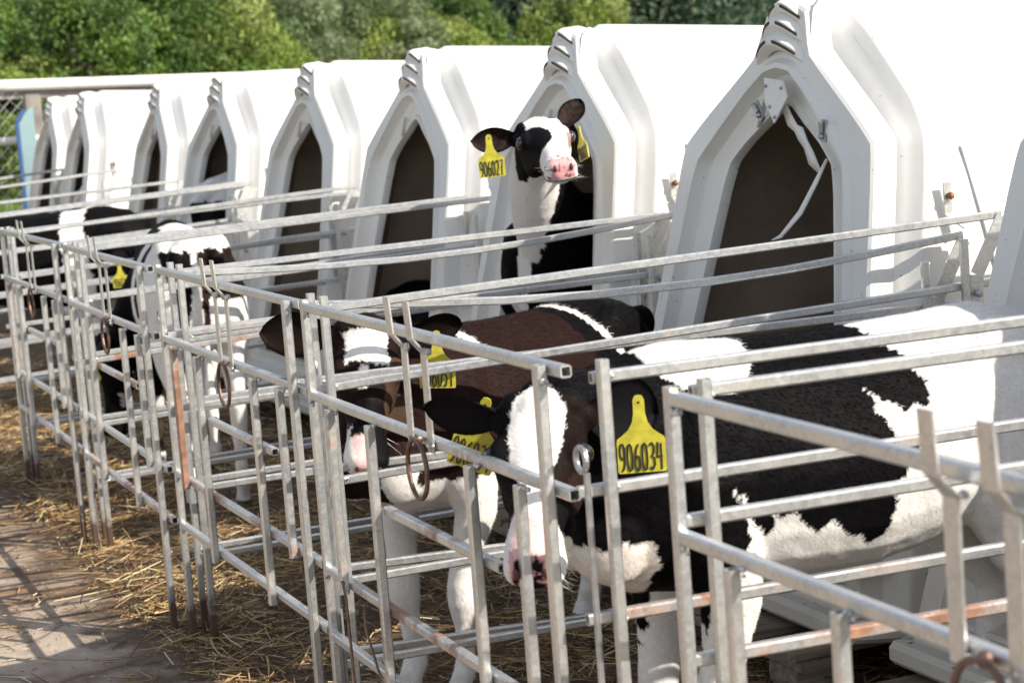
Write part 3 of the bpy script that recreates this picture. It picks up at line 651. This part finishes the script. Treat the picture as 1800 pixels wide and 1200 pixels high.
        if Hm:
            hd=Hd[fv][idx]; ish=(hd[:,0]>-.03)&(hd[:,0]<.37)&(np.abs(hd[:,1])<.10)&(hd[:,2]>-.15)&(hd[:,2]<.06)
            hn=np.array(Hm)[:3,0]; hn=hn/np.linalg.norm(hn); hl=np.array(Hm)[:3,1]; hl/=np.linalg.norm(hl); flow[ish]=-hn*.8
            flow[ish]+=np.sign(hd[ish][:,1])[:,None]*hl*.55
        flow=flow+RNG.normal(0,.16,(fur,3)); flow=flow-Nv*(flow*Nv).sum(1)[:,None]; flow/=np.linalg.norm(flow,axis=1)[:,None]
        ln=RNG.uniform(.6,1.25,fur)*furlen
        if Hm: ln[ish]*=.55
        ears=isear[fv][idx]>0; ln[ears]*=.8
        top=np.clip(Nv[:,2],0,1); rise=RNG.uniform(.10,.26,fur)+top*.16
        tip=P+(flow+Nv*rise[:,None])*ln[:,None]; sdv=np.cross(flow,Nv); sdv/=np.linalg.norm(sdv,axis=1)[:,None]+1e-9; ww=.0004
        nwk=44 if Hm else 0
        for k in range(1,nwk+1):
            sd=random.choice((-1,1)); p0=Vector((random.uniform(.27,.34),sd*random.uniform(.03,.047),random.uniform(-.105,-.05))); d0=Vector((random.uniform(.1,.8),sd*random.uniform(.5,1),random.uniform(-.7,.35))).normalized()
            P[-k]=Hm@p0; tip[-k]=Hm@(p0+d0*random.uniform(.02,.05))
        V=np.concatenate([P-sdv*ww,P+sdv*ww,tip],1).reshape(-1,3); Vl=(V-An[:3,3])@np.linalg.inv(An[:3,:3]).T
        fm=D.meshes.new('fur'); fm.vertices.add(len(V)); fm.vertices.foreach_set('co',Vl.ravel()); fm.loops.add(len(V)); fm.loops.foreach_set('vertex_index',np.arange(len(V))); fm.polygons.add(fur); fm.polygons.foreach_set('loop_start',np.arange(fur)*3); fm.update(calc_edges=True); fm.materials.append(M_FUR)
        cc=np.ones((len(V),4),np.float32); base=np.clip(col,0,1)[fv[idx]]*RNG.uniform(.8,1.12,(fur,1))
        if nwk: base[-nwk:]=(.75,.72,.68)
        cc[:,:3]=np.repeat(np.clip(base,0,.9),3,0)
        fa=fm.color_attributes.new('Col','FLOAT_COLOR','POINT'); fa.data.foreach_set('color',cc.ravel())
        fo=D.objects.new('fur',fm); COL.objects.link(fo); fo.parent=body
    return root
tags_dir={}
def noears_or(head,e): return e
def paint(col,mask,c): col[mask]=c
def headmask(Hd): return (Hd[:,0]>-.035)&(np.abs(Hd[:,1])<.115)&(Hd[:,2]>-.17)&(Hd[:,2]<.06)&(Hd[:,0]<.38)
def muzzle(col,Hd,wob,pink,spots=0,nz=None):
    nose=(Hd[:,0]>.318+wob*.6)&(Hd[:,2]>-.088)&(Hd[:,2]<-.030)&(np.abs(Hd[:,1])<.037); col[nose]=pink
    mouth=(Hd[:,0]>.25)&(np.abs(Hd[:,2]+.094+ (Hd[:,0]-.33)*.05)<.0028); col[mouth]=np.array((.22,.09,.09))
# --- calf with tag 906034 in the nearest pen
A_BLACK=[(1.707,1.2),(1.922,1.2),(1.922,.959),(1.913,.926),(1.923,.895),(1.944,.857),(1.972,.829),(1.978,.793),(1.956,.760),(1.927,.772),(1.913,.761),(1.892,.767),(1.868,.787),(1.847,.820),(1.854,.779),(1.878,.731),(1.929,.704),(1.932,.683),(1.910,.674),(1.888,.689),(1.891,.659),(1.856,.644),(1.870,.591),(1.856,.558),(1.832,.545),(1.799,.562),(1.766,.582),(1.745,.605),(1.721,.584),(1.683,.605),(1.667,.627),(1.650,.620),(1.629,.638),(1.638,.607),(1.626,.591),(1.605,.602),(1.591,.644),(1.572,.676),(1.550,.710),(1.566,.667),(1.580,.636),(1.597,.594),(1.563,.550),(1.537,.496),(1.519,.351),(1.431,.367),(1.434,.479),(1.424,.554),(1.386,.608),(1.353,.589),(1.304,.621),(1.2,.684),(1.1,1.2),(1.43,1.2),(1.443,.951),(1.471,.915),(1.495,.869),(1.519,.847),(1.593,.828),(1.644,.850),(1.680,.904)]
def coatA(L,W,H,ear,wob,nz):
    col=np.tile(WHT,(len(L),1)); x=W[:,0]+wob; z=W[:,2]+wob*.8
    col[inpoly(x,z,A_BLACK)&(W[:,2]>.33)]=BLK
    ch=(x>1.33)&(x<1.45)&(z<.60)&(z>.40)&(W[:,1]<3.2)&(z<.62-(1.45-x)*.15); col[ch&(z>.47)]=WHT*np.array((.95,.9,.85))
    h=headmask(H)&(ear==0)&(W[:,0]<1.46); hx,hy=H[:,0],H[:,1]+wob*.7
    col[h]=BLK*1.4
    col[h&(hy>.03)&(hx>.0)&(hx<.20)]=DBR*.75
    col[h&(hy>.055)&(hx>.10)&(hx<.22)&(H[:,2]<-.03)]=DBR*1.8
    wd=np.interp(hx,[-.03,.0,.03,.10,.16,.19,.23,.255,.28,.4],[.0,.038,.050,.045,.033,.022,.021,.034,.08,.2]); bl=h&(np.abs(hy+.004)<wd)&(H[:,2]>-.085); col[bl]=WHT; col[h&(hx>.27)]=WHT*.97
    muzzle(col,H,wob,PNK); col[h&(hx>.26)&(hx<.335)&(H[:,2]>-.07)&(np.abs(hy)<.035)]=np.array((.74,.50,.48))
    col[h&(hx>.334)&(H[:,2]>-.092)&(np.abs(hy+.004)<.027)&(nz>-.22)]=BLK*2
    col[ear==1]=BLK*1.6; col[ear==2]=BLK
    return col
tags_dir['A']=[(-1,(-.8,.40,.12),(.1,-.80,-.6),.140,.050),(1,(.95,.20,-.16),(-.40,-.90,.05),.175,.066)]
calf('A','big black and white calf with yellow tag 906034 behind the nearest gates','',0,1,None,None) if False else None
AH=((1.212,2.87,.872),(-.41,-.70,-.50),(-.32,-.58,.75),.90)
calf('A','big black and white calf with ear tag 906034, white blaze, in the nearest pen',(1.815,3.10),math.pi+.02,1.02,AH,coatA,
     tags=[((1.348,2.80,.872),(-.38,-.92,0),'906034',0,1.0),((1.165,2.985,.870),(-.60,-.75,.0),'906034',.35,1.0)],vox=.0062,fur=130000,furlen=.0095)
# --- brown and black calf
def coatC(L,W,H,ear,wob,nz):
    col=np.tile(BRN*1.15,(len(L),1)); x=L[:,0]+wob; z=L[:,2]+wob
    col[(x<-.24+.18*(z-.5))]=BLK; col[(np.abs(x+.30-.5*(z-.75))<.013+.03*np.clip(.8-z,0,1)*0)&(z>.66)&(z<.9)]=WHT; pass
    col[(x>.13)&(x<.21)&(z>.80)&(L[:,1]>-.3)&(np.abs(x-.17-(z-.86)*.6)<.016)]=WHT
    col[(z<.56)&(x>-.02)]=WHT; col[(z<.60)&(x>.42)]=WHT; col[(z<.52)]=WHT
    col[(z<.62)&(z>.52)&(x>.20)&(np.abs(L[:,1])<.075)]=BRN
    col[(z<.33)&(z>.13)&(x>.1)&(L[:,1]<0)&(L[:,1]<-.115)]=BLK
    h=headmask(H)&(ear==0); hx,hy=H[:,0],H[:,1]+wob*.6
    col[h]=DBR; col[h&(hy>.04+wob)&(hx>.08+wob)&(hx<.22)]=np.array((.065,.040,.027)); col[h&(hx>.02)&(hx<.11+wob)&(np.abs(hy+.004)<.050)&(H[:,2]>-.03)]=WHT
    col[h&(hx>.12)&(hx<.17)&(np.abs(hy+.015)<.011)]=WHT; col[h&(hx>.20)&(hy>-.03)&(hy<.04)&(hx<.30)]=BLK
    col[h&(hx>.285)]=BLK; col[h&(hx>.28)&(hy<.0)]=np.array((.72,.50,.48)); col[h&(hx>.25)&(hy<-.035)]=WHT
    mouth=h&(hx>.25)&(np.abs(H[:,2]+.096)<.003); col[mouth]=BLK*2
    col[ear==1]=DBR*.8; col[ear==2]=DBR*.5
    return col
tags_dir['C']=[(-1,(-.93,.30,.06),(-.3,-.9,-.15),.175,.055),(1,(.95,.10,.0),(-.2,-.85,-.5),.175,.052)]
CH=((1.315,4.03,.885),(-.26,-.66,-.70),(-.1,-.75,.62),.92)
calf('C','brown and black calf with ear tag 906051 and a white square forehead',(1.70,4.30),math.pi+.46,.955,CH,coatC,
     tags=[((1.452,3.98,.862),(-.45,-.9,0),'906051',.05,1.0)],vox=.0068,fur=70000,legs={'fl':(.02,-.02),'fr':(.02,.03)})
# --- alert calf in the doorway
def coatD(L,W,H,ear,wob,nz):
    col=np.tile(BLK,(len(L),1)); x=L[:,0]+wob
    cx=np.interp(W[:,2],[.8,.95,1.1,1.2],[2.28,2.26,2.25,2.26]); hw=np.interp(W[:,2],[.8,.95,1.1,1.2],[.032,.045,.085,.10]); col[(ear==0)&(W[:,1]<5.50)&(W[:,2]>.78)&(np.abs(W[:,0]-cx+wob)<hw)]=WHT*.97
    col[(L[:,0]>.25)&(L[:,0]<.5)&(L[:,2]<.62+wob)&(L[:,1]>-.02)&(L[:,1]<.10)]=WHT*.9
    h=headmask(H)&(ear==0); hx,hy,hz_=H[:,0],H[:,1]+wob*.8,H[:,2]
    col[h]=WHT
    dk=np.interp(hx,[.03,.06,.09,.12,.16,.19,.215,.235],[-.06,-.045,-.015,.008,.014,.004,-.02,-.06]); col[h&(hy<dk+wob*.5)&(hx>.035)&(hx<.24)]=BLK*1.3
    col[h&(hy<-.045)&(hx<.06)]=BLK*1.3; col[h&(hy<-.03)&(hx>.10)&(hx<.22)&(hz_<-.04)&(hz_>-.10)]=DBR*1.2
    col[h&(hx<-.005+wob)&(hz_>-.05)]=BLK
    col[h&(hy>.055)&(hx>.06)&(hx<.15)&(hz_<.0)&(hz_>-.05)]=np.array((.33,.22,.20))
    muzzle(col,H,wob,PNK*1.05); col[h&(hx>.30)&(hz_>-.09)&(nz>.32)]=np.array((.2,.08,.08))
    col[ear==1]=np.array((.028,.017,.015)); col[(ear==1)&(nz>.1)]=np.array((.012,.008,.008)); col[ear==2]=BLK
    return col
tags_dir['D']=[(-1,(-1,.05,-.03),(-.2,-.9,-.25),.150,.043),(1,(.62,.30,.62),(-.50,-.80,.25),.150,.040)]
DH=((2.250,5.20,1.250),(-.21,-.95,-.18),(-.12,-.30,.94),.89)
calf('D','alert calf with raised head and ear tag 906027 looking out of a white hutch doorway',(2.76,5.58,.14),math.pi+.05,1.0,DH,coatD,
     tags=[((2.080,5.155,1.236),(-.36,-.93,0),'906027',-.04,.95),((2.362,5.17,1.240),(-.97,-.02,0),'906027',-.25,.80)],vox=.0055,fur=60000,furlen=.010)
# --- calf seen from behind with its head in the straw
def coatE(L,W,H,ear,wob,nz):
    col=np.tile(WHT,(len(L),1)); x,y,z=L[:,0]+wob,L[:,1]+wob*.5,L[:,2]+wob
    col[(x>-.16)&(x<-.11+.2*(z-.6))&(z>.58)&(z<.84)]=BLK; col[(x>.16)|((x>.05)&(y>.06))]=BLK; col[(z<.60)&(x<.1)]=WHT; col[(z<.47)]=WHT
    col[(x<-.34)&(z>.68)&(z<.83)&(y<.0)]=DBR*.9; col[(x<-.36)&(y>.02)&(z>.56)&(z<.83)&(np.abs(y-.07)<.015+.22*(z-.6))]=BLK
    col[(x<-.46)&(z<.80)&(y<.0)&(z>.55)&(np.abs(y)<.03)]=BRN*1.5
    h=(H[:,0]>-.1)&(np.abs(H[:,1])<.2)&(H[:,2]>-.2)&(H[:,2]<.1)&(H[:,0]<.4); col[h]=BLK; col[h&(H[:,0]>.19)&(H[:,0]<.24)&(H[:,1]+wob>.03)]=WHT*.8
    col[ear>0]=BLK
    return col
tags_dir['E']=[(-1,(-.1,-1,-.2),(.8,0,-.5),.15,.045),(1,(-.1,1,-.2),(.8,0,-.5),.15,.045)]
calf('E','calf standing with its rump to the camera, black head lowered to the straw',(1.64,7.12),math.pi/2-.13,1.09,((1.44,7.45,.535),(-.18,-.05,-.98),(-.6,-.8,.0),1.0),coatE,
     tags=[((1.345,7.28,.50),(-.45,-.9,.1),'906030',.5,.95)],vox=.008,fur=20000,wid=.80,legs={'hl':(.03,-.02),'hr':(-.03,.0),'fl':(.04,.03)})
# --- far calves
def coatF(L,W,H,ear,wob,nz):
    col=np.tile(BLK,(len(L),1)); x,z=L[:,0]+wob,L[:,2]+wob
    col[(np.abs(x-.17-.15*(.8-z))<.055)]=WHT; col[z<.40]=WHT; col[(H[:,0]>.24)&(np.abs(H[:,1])<.1)&(H[:,0]<.4)&(np.abs(H[:,2])<.2)]=np.array((.45,.33,.30)); return col
tags_dir['F']=[(-1,(-.1,-1,-.1),(.8,0,-.5),.15,.045),(1,(-.1,1,-.1),(.8,0,-.5),.15,.045)]
calf('F','black calf with a white shoulder stripe standing near the left edge',(1.60,9.75),-.45,1.06,((1.86,9.28,.72),(.35,-.5,-.75),(.5,-.2,.8),.9),coatF,
     tags=[((1.80,9.02,.705),(-.2,-1,0),'906031',0,.9)],vox=.009,fur=0)
def coatG(L,W,H,ear,wob,nz):
    col=np.tile(BLK,(len(L),1)); x,z=L[:,0]+wob,L[:,2]+wob; col[(x<-.28)&(z>.76)&(L[:,1]<.12)]=WHT; col[z<.42]=WHT; return col
calf('G','black calf with a white rump standing in a far hutch doorway',(2.92,9.80,.14),.05,1.02,None,coatG,vox=.009)
def coatI(L,W,H,ear,wob,nz):
    col=np.tile(BLK,(len(L),1)); x,z=L[:,0]+wob,L[:,2]+wob; col[(x<-.18)&(z>.70)&(L[:,1]<.02)]=WHT; col[z<.42]=WHT; return col
calf('I','far calf with a white rump inside the second hutch from the far end',(2.95,13.18,.10),.05,1.0,None,coatI,vox=.011)
calf('H','black calf lying down inside a hutch doorway left of the alert calf',(2.80,7.08,.14),math.pi-.9,1.08,((2.50,6.70,.50),(-.5,-.7,-.4),(0,0,1),.9),lambda L,W,H,e,w,n: np.tile(BLK,(len(L),1)),vox=.009,lie=True,noears=True)
# ------------------------------------------------------------------ straw
def straw():
    V=[];F=[];C=[]
    def strand(x,y,z,l,a,c,tilt,w):
        dx,dy=math.cos(a),math.sin(a); bend=RNG.normal(0,.12)*l; px,py=-dy,dx; ns=3; b=len(V)
        for i in range(ns+1):
            t=i/ns-.5; cx=x+dx*l*t+px*bend*(4*t*t-1)*.25; cy=y+dy*l*t+py*bend*(4*t*t-1)*.25; cz=z+tilt*l*(t+.5)+.004
            V.extend(((cx-px*w,cy-py*w,cz),(cx+px*w,cy+py*w,cz+.0006),(cx,cy,cz+w*1.1)))
            C.extend(((*c,1),)*3)
        for i in range(ns):
            k=b+i*3; F.extend(((k,k+3,k+5,k+2),(k+2,k+5,k+4,k+1)))
    def colr():
        r=RNG.random()
        if r<.26: s=RNG.uniform(.7,1.25); return (.42*s,.28*s,.11*s)
        if r<.60: s=RNG.uniform(.6,1.2); return (.22*s,.125*s,.05*s)
        if r<.9: s=RNG.uniform(.6,1.3); return (.085*s,.045*s,.022*s)
        s=RNG.uniform(.8,1.1); return (.60*s,.50*s,.30*s)
    n=0; clumps=[(RNG.uniform(.95,2.4),RNG.uniform(1.8,10.5),RNG.uniform(.08,.3)) for _ in range(120)]+[(RNG.uniform(.75,1.1),RNG.uniform(3.2,10),RNG.uniform(.03,.10)) for _ in range(16)]+[(.93,5.75,.14),(.8,5.72,.08),(1.0,5.55,.12),(1.05,6.3,.12),(.98,7.1,.12),(.9,7.05,.08),(.95,4.6,.08),(1.02,4.75,.10)]
    while n<46000:
        r=RNG.random(); 
        if r<.50:
            cx,cy,cr=clumps[RNG.integers(len(clumps))]; x=cx+RNG.normal(0,cr); y=cy+RNG.normal(0,cr*1.1); z=abs(RNG.normal(0,.012))+.012*max(0,1-((x-cx)**2+(y-cy)**2)/cr**2)
        elif r<.93: x=RNG.uniform(.95,2.6) if RNG.random()<.8 else 1.05+abs(RNG.normal(0,.2)); y=1.3+10.5*RNG.random()**1.35; z=abs(RNG.normal(0,.010))
        else:
            x=RNG.uniform(.2,1.1); y=RNG.uniform(2.8,12); z=.001
            if RNG.random()>.15: continue
        if r>=.5 and RNG.random()> min(1,max(.0,(x-.93)/.2)) and r<.93: continue
        if r<.93 and x<1.10 and RNG.random()>(.04 if x<1.03 else .25): continue
        strand(x,y,z,RNG.gamma(3,.026)+.015,RNG.uniform(0,math.pi),colr(),max(0,RNG.normal(0,.12)) if x>.9 else abs(RNG.normal(0,.02)),RNG.uniform(.0009,.0022)*(1 if y<7 else 1.3)); n+=1
    for _ in range(16000):
        y=1.5+8*RNG.random()**1.4; x=1.0+abs(RNG.normal(0,.5)) if RNG.random()<.9 else RNG.uniform(.6,1.1); strand(x,y,abs(RNG.normal(0,.006)),RNG.uniform(.006,.022),RNG.uniform(0,math.pi),colr(),.02,RNG.uniform(.0008,.0018))
    # single long stalks on the concrete
    for _ in range(90): strand(RNG.uniform(.35,1.05),RNG.uniform(3.4,7.5),.002,RNG.uniform(.08,.22),RNG.normal(-.6,.6),colr(),.01,RNG.uniform(.0012,.0022))
    g=D.meshes.new('straw'); g.from_pydata(V,[],F); g.materials.append(M_STRAW); g.update()
    a=g.color_attributes.new('Col','FLOAT_COLOR','POINT'); a.data.foreach_set('color',np.array(C,dtype=np.float32).ravel())
    o=D.objects.new('straw',g); COL.objects.link(o); o['kind']='stuff'; o['label']='loose yellow and brown straw on the concrete of the pens'; o['category']='straw'
    # trodden damp bedding as a low uneven layer
    def bz(x,y):
        e=min(1,max(0,(x-1.06-.18*noise.noise(Vector((x*2,y*2.3,0))))/.16)); return e*(.012+.022*abs(noise.noise(Vector((x*6,y*6,1))))+.012*abs(noise.noise(Vector((x*19,y*19,2)))))-.004
    def bedm():
        m,t,b=mat('trodden damp bedding'); v=objvec(t,True); mp=t.nodes.new('ShaderNodeMapping'); mp.inputs['Scale'].default_value=(1,.35,1); t.links.new(v,mp.inputs[0])
        n=noi(t,v,38,6,.75,.8); c=ramp(t,n,[(.3,(.028,.016,.009)),(.52,(.085,.05,.024)),(.72,(.24,.155,.065))]); t.links.new(c,b.inputs['Base Color']); b.inputs['Roughness'].default_value=.8; bump(t,b,n,.9,.012); return m
    o=sheet('straw_bedding',.95,2.5,1.0,13.5,0,bedm(),60,420,bz); del o['kind']; o['kind']='stuff'; o['label']='trodden brown bedding on the floor of the pens'; o['category']='bedding'
straw()
# ------------------------------------------------------------------ pipe fence, post and board behind the last hutch
fr=thing('pipe_fence','white painted rusty pipe fence behind the farthest hutch','fence',(2.2,16.3,0))
g=G(); path(g,[(-2.5,0,1.76),(.2,0,1.67),(2.2,-.02,1.60),(5.2,0,1.55)],.046,14); g.build('top_pipe',M_PIPE,fr,True)
g=G(); path(g,[(-2.5,0,1.25),(5.2,0,1.20)],.033,12); g.build('lower_pipe',M_PIPE,fr,True)
g=G(); bar(g,(-2.5,.05,1.655),(1.75,.05,1.565),.075,.05,hollow=False); g.build('concrete_beam',M_CONC,fr)
for x in (.50,3.1):
    g=G(); bar(g,(x,.06,-.03),(x,.06,1.60),.13,.10,hollow=False,ch=.01); g.build('post',M_CONC,fr)
def net():
    g=G(); s=.075; x0,x1,z0,z1=-1.2,.42,.1,1.62
    d=z1-z0
    k=x0-d
    while k<x1:
        for sg in (1,-1):
            a=Vector((k,.02,z0 if sg>0 else z1)); b=a+Vector((d,0,sg*d))
            # clip
            if b.x>x1: f=(x1-a.x)/d; b=a+(b-a)*f
            if a.x<x0: f=(x0-a.x)/d; a=a+(b-a)*((x0-a.x)/(b.x-a.x)) if b.x>x0 else a
            if b.x>x0 and b.x>a.x: path(g,[a,b],.0028,4)
        k+=s*1.414
    g.build('wire_netting',M_GALV,fr)
net()
bd=thing('board','pale cyan board in a blue frame beside the concrete fence post','board',(2.60,16.1,0))
g=G(); P=[(-.06,0,0),(-.06,0,1.36),(.0,0,1.45),(.06,0,1.49),(.06,0,0)]; g.add([(a,0,c) for a,b,c in P]+[(a,.02,c) for a,b,c in P],[tuple(range(5)),tuple(range(5,10))[::-1]]+[(i,5+i,5+(i+1)%5,(i+1)%5) for i in range(5)]); g.build('panel',M_CYAN,bd)
g=G(); bar(g,(-.075,-.0,0),(-.075,0,1.38),.03,.03,hollow=False); bar(g,(-.075,0,1.38),(-.01,0,1.47),.03,.03,hollow=False); g.build('frame',M_BLUE,bd)
# ------------------------------------------------------------------ trees
def leafmesh(name,n,rx,rz,zc,size,cols,clumps,seed,conic=0):
    rg=np.random.default_rng(seed); cc=[]
    for k in range(clumps):
        th=rg.uniform(0,2*math.pi); ph=math.acos(rg.uniform(-.9,1)); rr=rg.uniform(.45,1)**.6
        z=math.cos(ph)*rr; sc=1-conic*max(0,(z+1)/2)
        cc.append((rx*math.sin(ph)*math.cos(th)*rr*sc,rx*math.sin(ph)*math.sin(th)*rr*sc,zc+rz*z,rg.uniform(.16,.34)*rx,rg.integers(len(cols)),rg.uniform(.75,1.25)))
    idx=rg.integers(0,clumps,n); ca=np.array([c[:4] for c in cc]); dirs=rg.normal(0,1,(n,3)); dirs/=np.linalg.norm(dirs,axis=1)[:,None]; rad=rg.uniform(.35,1,n)**.5
    P=ca[idx,:3]+dirs*(rad*ca[idx,3])[:,None]*np.array((1,1,.85))
    a=rg.normal(0,1,(n,3)); a/=np.linalg.norm(a,axis=1)[:,None]; b=np.cross(a,rg.normal(0,1,(n,3))); b/=np.linalg.norm(b,axis=1)[:,None]; s=(size*rg.uniform(.6,1.35,n))[:,None]
    V=np.stack([P-a*s,P+b*s*.55,P+a*s,P-b*s*.55],1).reshape(-1,3)
    base=np.array(cols)[np.array([c[4] for c in cc])[idx]]*np.array([c[5] for c in cc])[idx][:,None]*rg.uniform(.75,1.25,(n,1))
    me=D.meshes.new(name); me.vertices.add(4*n); me.vertices.foreach_set('co',V.ravel()); me.loops.add(4*n); me.loops.foreach_set('vertex_index',np.arange(4*n)); me.polygons.add(n); me.polygons.foreach_set('loop_start',np.arange(n)*4); me.update(calc_edges=True)
    c4=np.ones((4*n,4),np.float32); c4[:,:3]=np.repeat(np.clip(base,0,1),4,0); at=me.color_attributes.new('Col','FLOAT_COLOR','POINT'); at.data.foreach_set('color',c4.ravel()); me.materials.append(M_LEAF); return me,cc
def trunkmesh(h,r,cc,m,seed,stems=1):
    g=G(); rg=random.Random(seed)
    for st in range(stems):
        ax,ay=rg.uniform(-.3,.3)*(stems>1),rg.uniform(-.3,.3)*(stems>1)
        pts=[(ax*t*h*.4+rg.uniform(-.04,.04)*h*.3*t,ay*t*h*.4,t*h-.05) for t in (0,.25,.5,.75,1)]; path(g,pts,[r,r*.8,r*.62,r*.4,r*.15],8)
        for c in rg.sample(cc,min(7,len(cc))):
            t=rg.uniform(.35,.8); q=Vector(pts[2])*(1-t)+Vector(pts[4])*t; path(g,[q,(q+Vector(c[:3]))*.5+Vector((0,0,-.1)),c[:3]],[r*.32,r*.2,r*.06],5)
    me=D.meshes.new('trunk'); me.from_pydata(g.v,[],g.f); me.materials.append(m); me.update(); return me
GRN=[(.12,.20,.035),(.165,.24,.05),(.075,.14,.03)]; YEL=[(.21,.28,.05),(.16,.235,.04),(.25,.30,.08)]; WIL=[(.19,.235,.11),(.125,.18,.07),(.24,.28,.16)]; DRK=[(.034,.075,.040),(.046,.092,.046),(.026,.060,.034)]; DK2=[(.075,.115,.06),(.05,.09,.045),(.10,.13,.07)]
TM={}
def proto(key,n,rx,rz,zc,size,cols,cl,seed,h,r,bark,conic=0,stems=1):
    lm,cc=leafmesh('crown',n,rx,rz,zc,size,cols,cl,seed,conic); TM[key]=(lm,trunkmesh(h,r,cc,bark,seed,stems))
proto('green',24000,1.7,1.8,2.1,.050,GRN,60,1,3.2,.07,M_BARK,.35,3)
proto('yellow',22000,1.6,1.5,1.75,.050,YEL,55,2,2.8,.06,M_BARK,.2,3)
proto('willow',24000,2.0,2.2,2.5,.048,WIL,60,3,3.8,.09,M_BARK,.2,2)
proto('tall',15000,1.7,3.6,4.3,.085,GRN+DK2,70,4,6.6,.13,M_BARK,.5)
proto('dark',13000,2.6,6.0,7.4,.15,DRK,85,5,11,.22,M_PALEBARK,.55)
proto('darkpale',13000,2.6,5.5,7.6,.15,DK2,75,6,11,.20,M_PALEBARK,.4)
PROTOL={'green':'bushy green tree','yellow':'bright yellow green bush','willow':'silvery grey green willow bush','tall':'tall slender green tree','dark':'dark evergreen forest tree','darkpale':'dull green pale barked forest tree'}
def at(px,d):   # bearing of a photo column, distance from camera
    a=YAW+math.atan((px-900)/3522.2); return (d*math.sin(a),d*math.cos(a))
def tree(key,px,d,s,rz,label,gr):
    x,y=at(px,d); z=hz(x,y)-.05; o=thing('tree',label,'tree' if key not in('yellow','willow') else 'bush',(x,y,z),rz,gr); o.scale=(s,s,s*random.uniform(.93,1.07))
    for nm,me in zip(('crown','trunk'),TM[key]): c=D.objects.new(nm,me); COL.objects.link(c); c.parent=o
POS=['at the left edge','above the farthest hutch','above the second farthest hutch','above the third farthest hutch','above the fourth farthest hutch','above the fifth farthest hutch','above the middle of the hutch row','above the hutch with the dark hatch','left of the alert calf hutch','above the calf 906027','right of the vent above calf 906027','between the two largest vents','left of the largest vent','behind the largest hutch']
def pos(px): return POS[min(13,max(0,int(px/105)))]
NEAR=[('green',-40,37,1.0),('green',40,38,1.0),('yellow',95,36,.85),('green',150,41,1.15),('green',205,36,.9),('willow',255,42,1.0),('green',330,39,1.05),('yellow',385,40,1.15),('yellow',455,41,1.05),('green',410,47,1.3),('willow',540,44,.85),('yellow',640,50,1.15),('willow',690,50,1.0),('green',600,56,1.2),('yellow',765,58,1.15),('yellow',810,58,1.1),('green',860,60,1.1),('green',730,64,1.3),('yellow',1048,66,1.3),('green',-90,44,1.3),('willow',40,48,1.35),('willow',330,52,1.3),('tall',90,52,1.0),('tall',200,50,.95),('tall',280,56,1.1),('tall',385,58,1.1),('tall',480,57,1.0),('tall',-20,56,1.1),('tall',560,66,1.15),('willow',140,58,1.5),('tall',640,72,1.2)]
NW=['nearest','tall','low','dense','rounded','slim','broad','leaning']
ROW=lambda d:'front row' if d<43 else ('second row' if d<53 else 'third row')
for i,(k,px,d,s) in enumerate(NEAR):
    lb='%s %s, %s'%(PROTOL[k],pos(px),ROW(d))
    tree(k,px,d,s,i*1.7,lb,'bushes and trees behind the yard')
far=[]
for i in range(64):
    px=-80+i*27+random.uniform(-9,9)+ (13 if i%2 else 0); px=-80+(i%32)*46+random.uniform(-12,12); d=(78 if i<32 else 93)+random.uniform(-5,5)
    k='dark' if random.random()<.6 else 'darkpale'
    tree(k,px,d,random.uniform(.85,1.2),i*2.3,'%s %s'%(PROTOL[k],pos(px)),'trees of the dark forest edge')
# undergrowth of the wood's edge closes the gaps between stems
me,_=leafmesh('undergrowth',60000,1,1,0,.15,DRK+DK2,400,9)
co=np.empty(len(me.vertices)*3); me.vertices.foreach_get('co',co); co=co.reshape(-1,4,3); rg=np.random.default_rng(4)
n=len(co); cen=co.mean(1,keepdims=True); a=YAW+np.arctan((rg.uniform(-200,1500,n)-900)/3522.2); d=rg.uniform(66,84,n); new=np.stack([d*np.sin(a),d*np.cos(a),np.zeros(n)],1)
new[:,2]=np.array([hz(0,y) for y in new[:,1]])+rg.uniform(0,1,n)**1.5*3.2+.8*np.sin(a*90)+.5; co=co-cen+new[:,None,:]; me.vertices.foreach_set('co',co.ravel()); me.update()
o=D.objects.new('undergrowth',me); COL.objects.link(o); o['kind']='stuff'; o['label']='dense dark undergrowth along the forest edge'; o['category']='undergrowth'
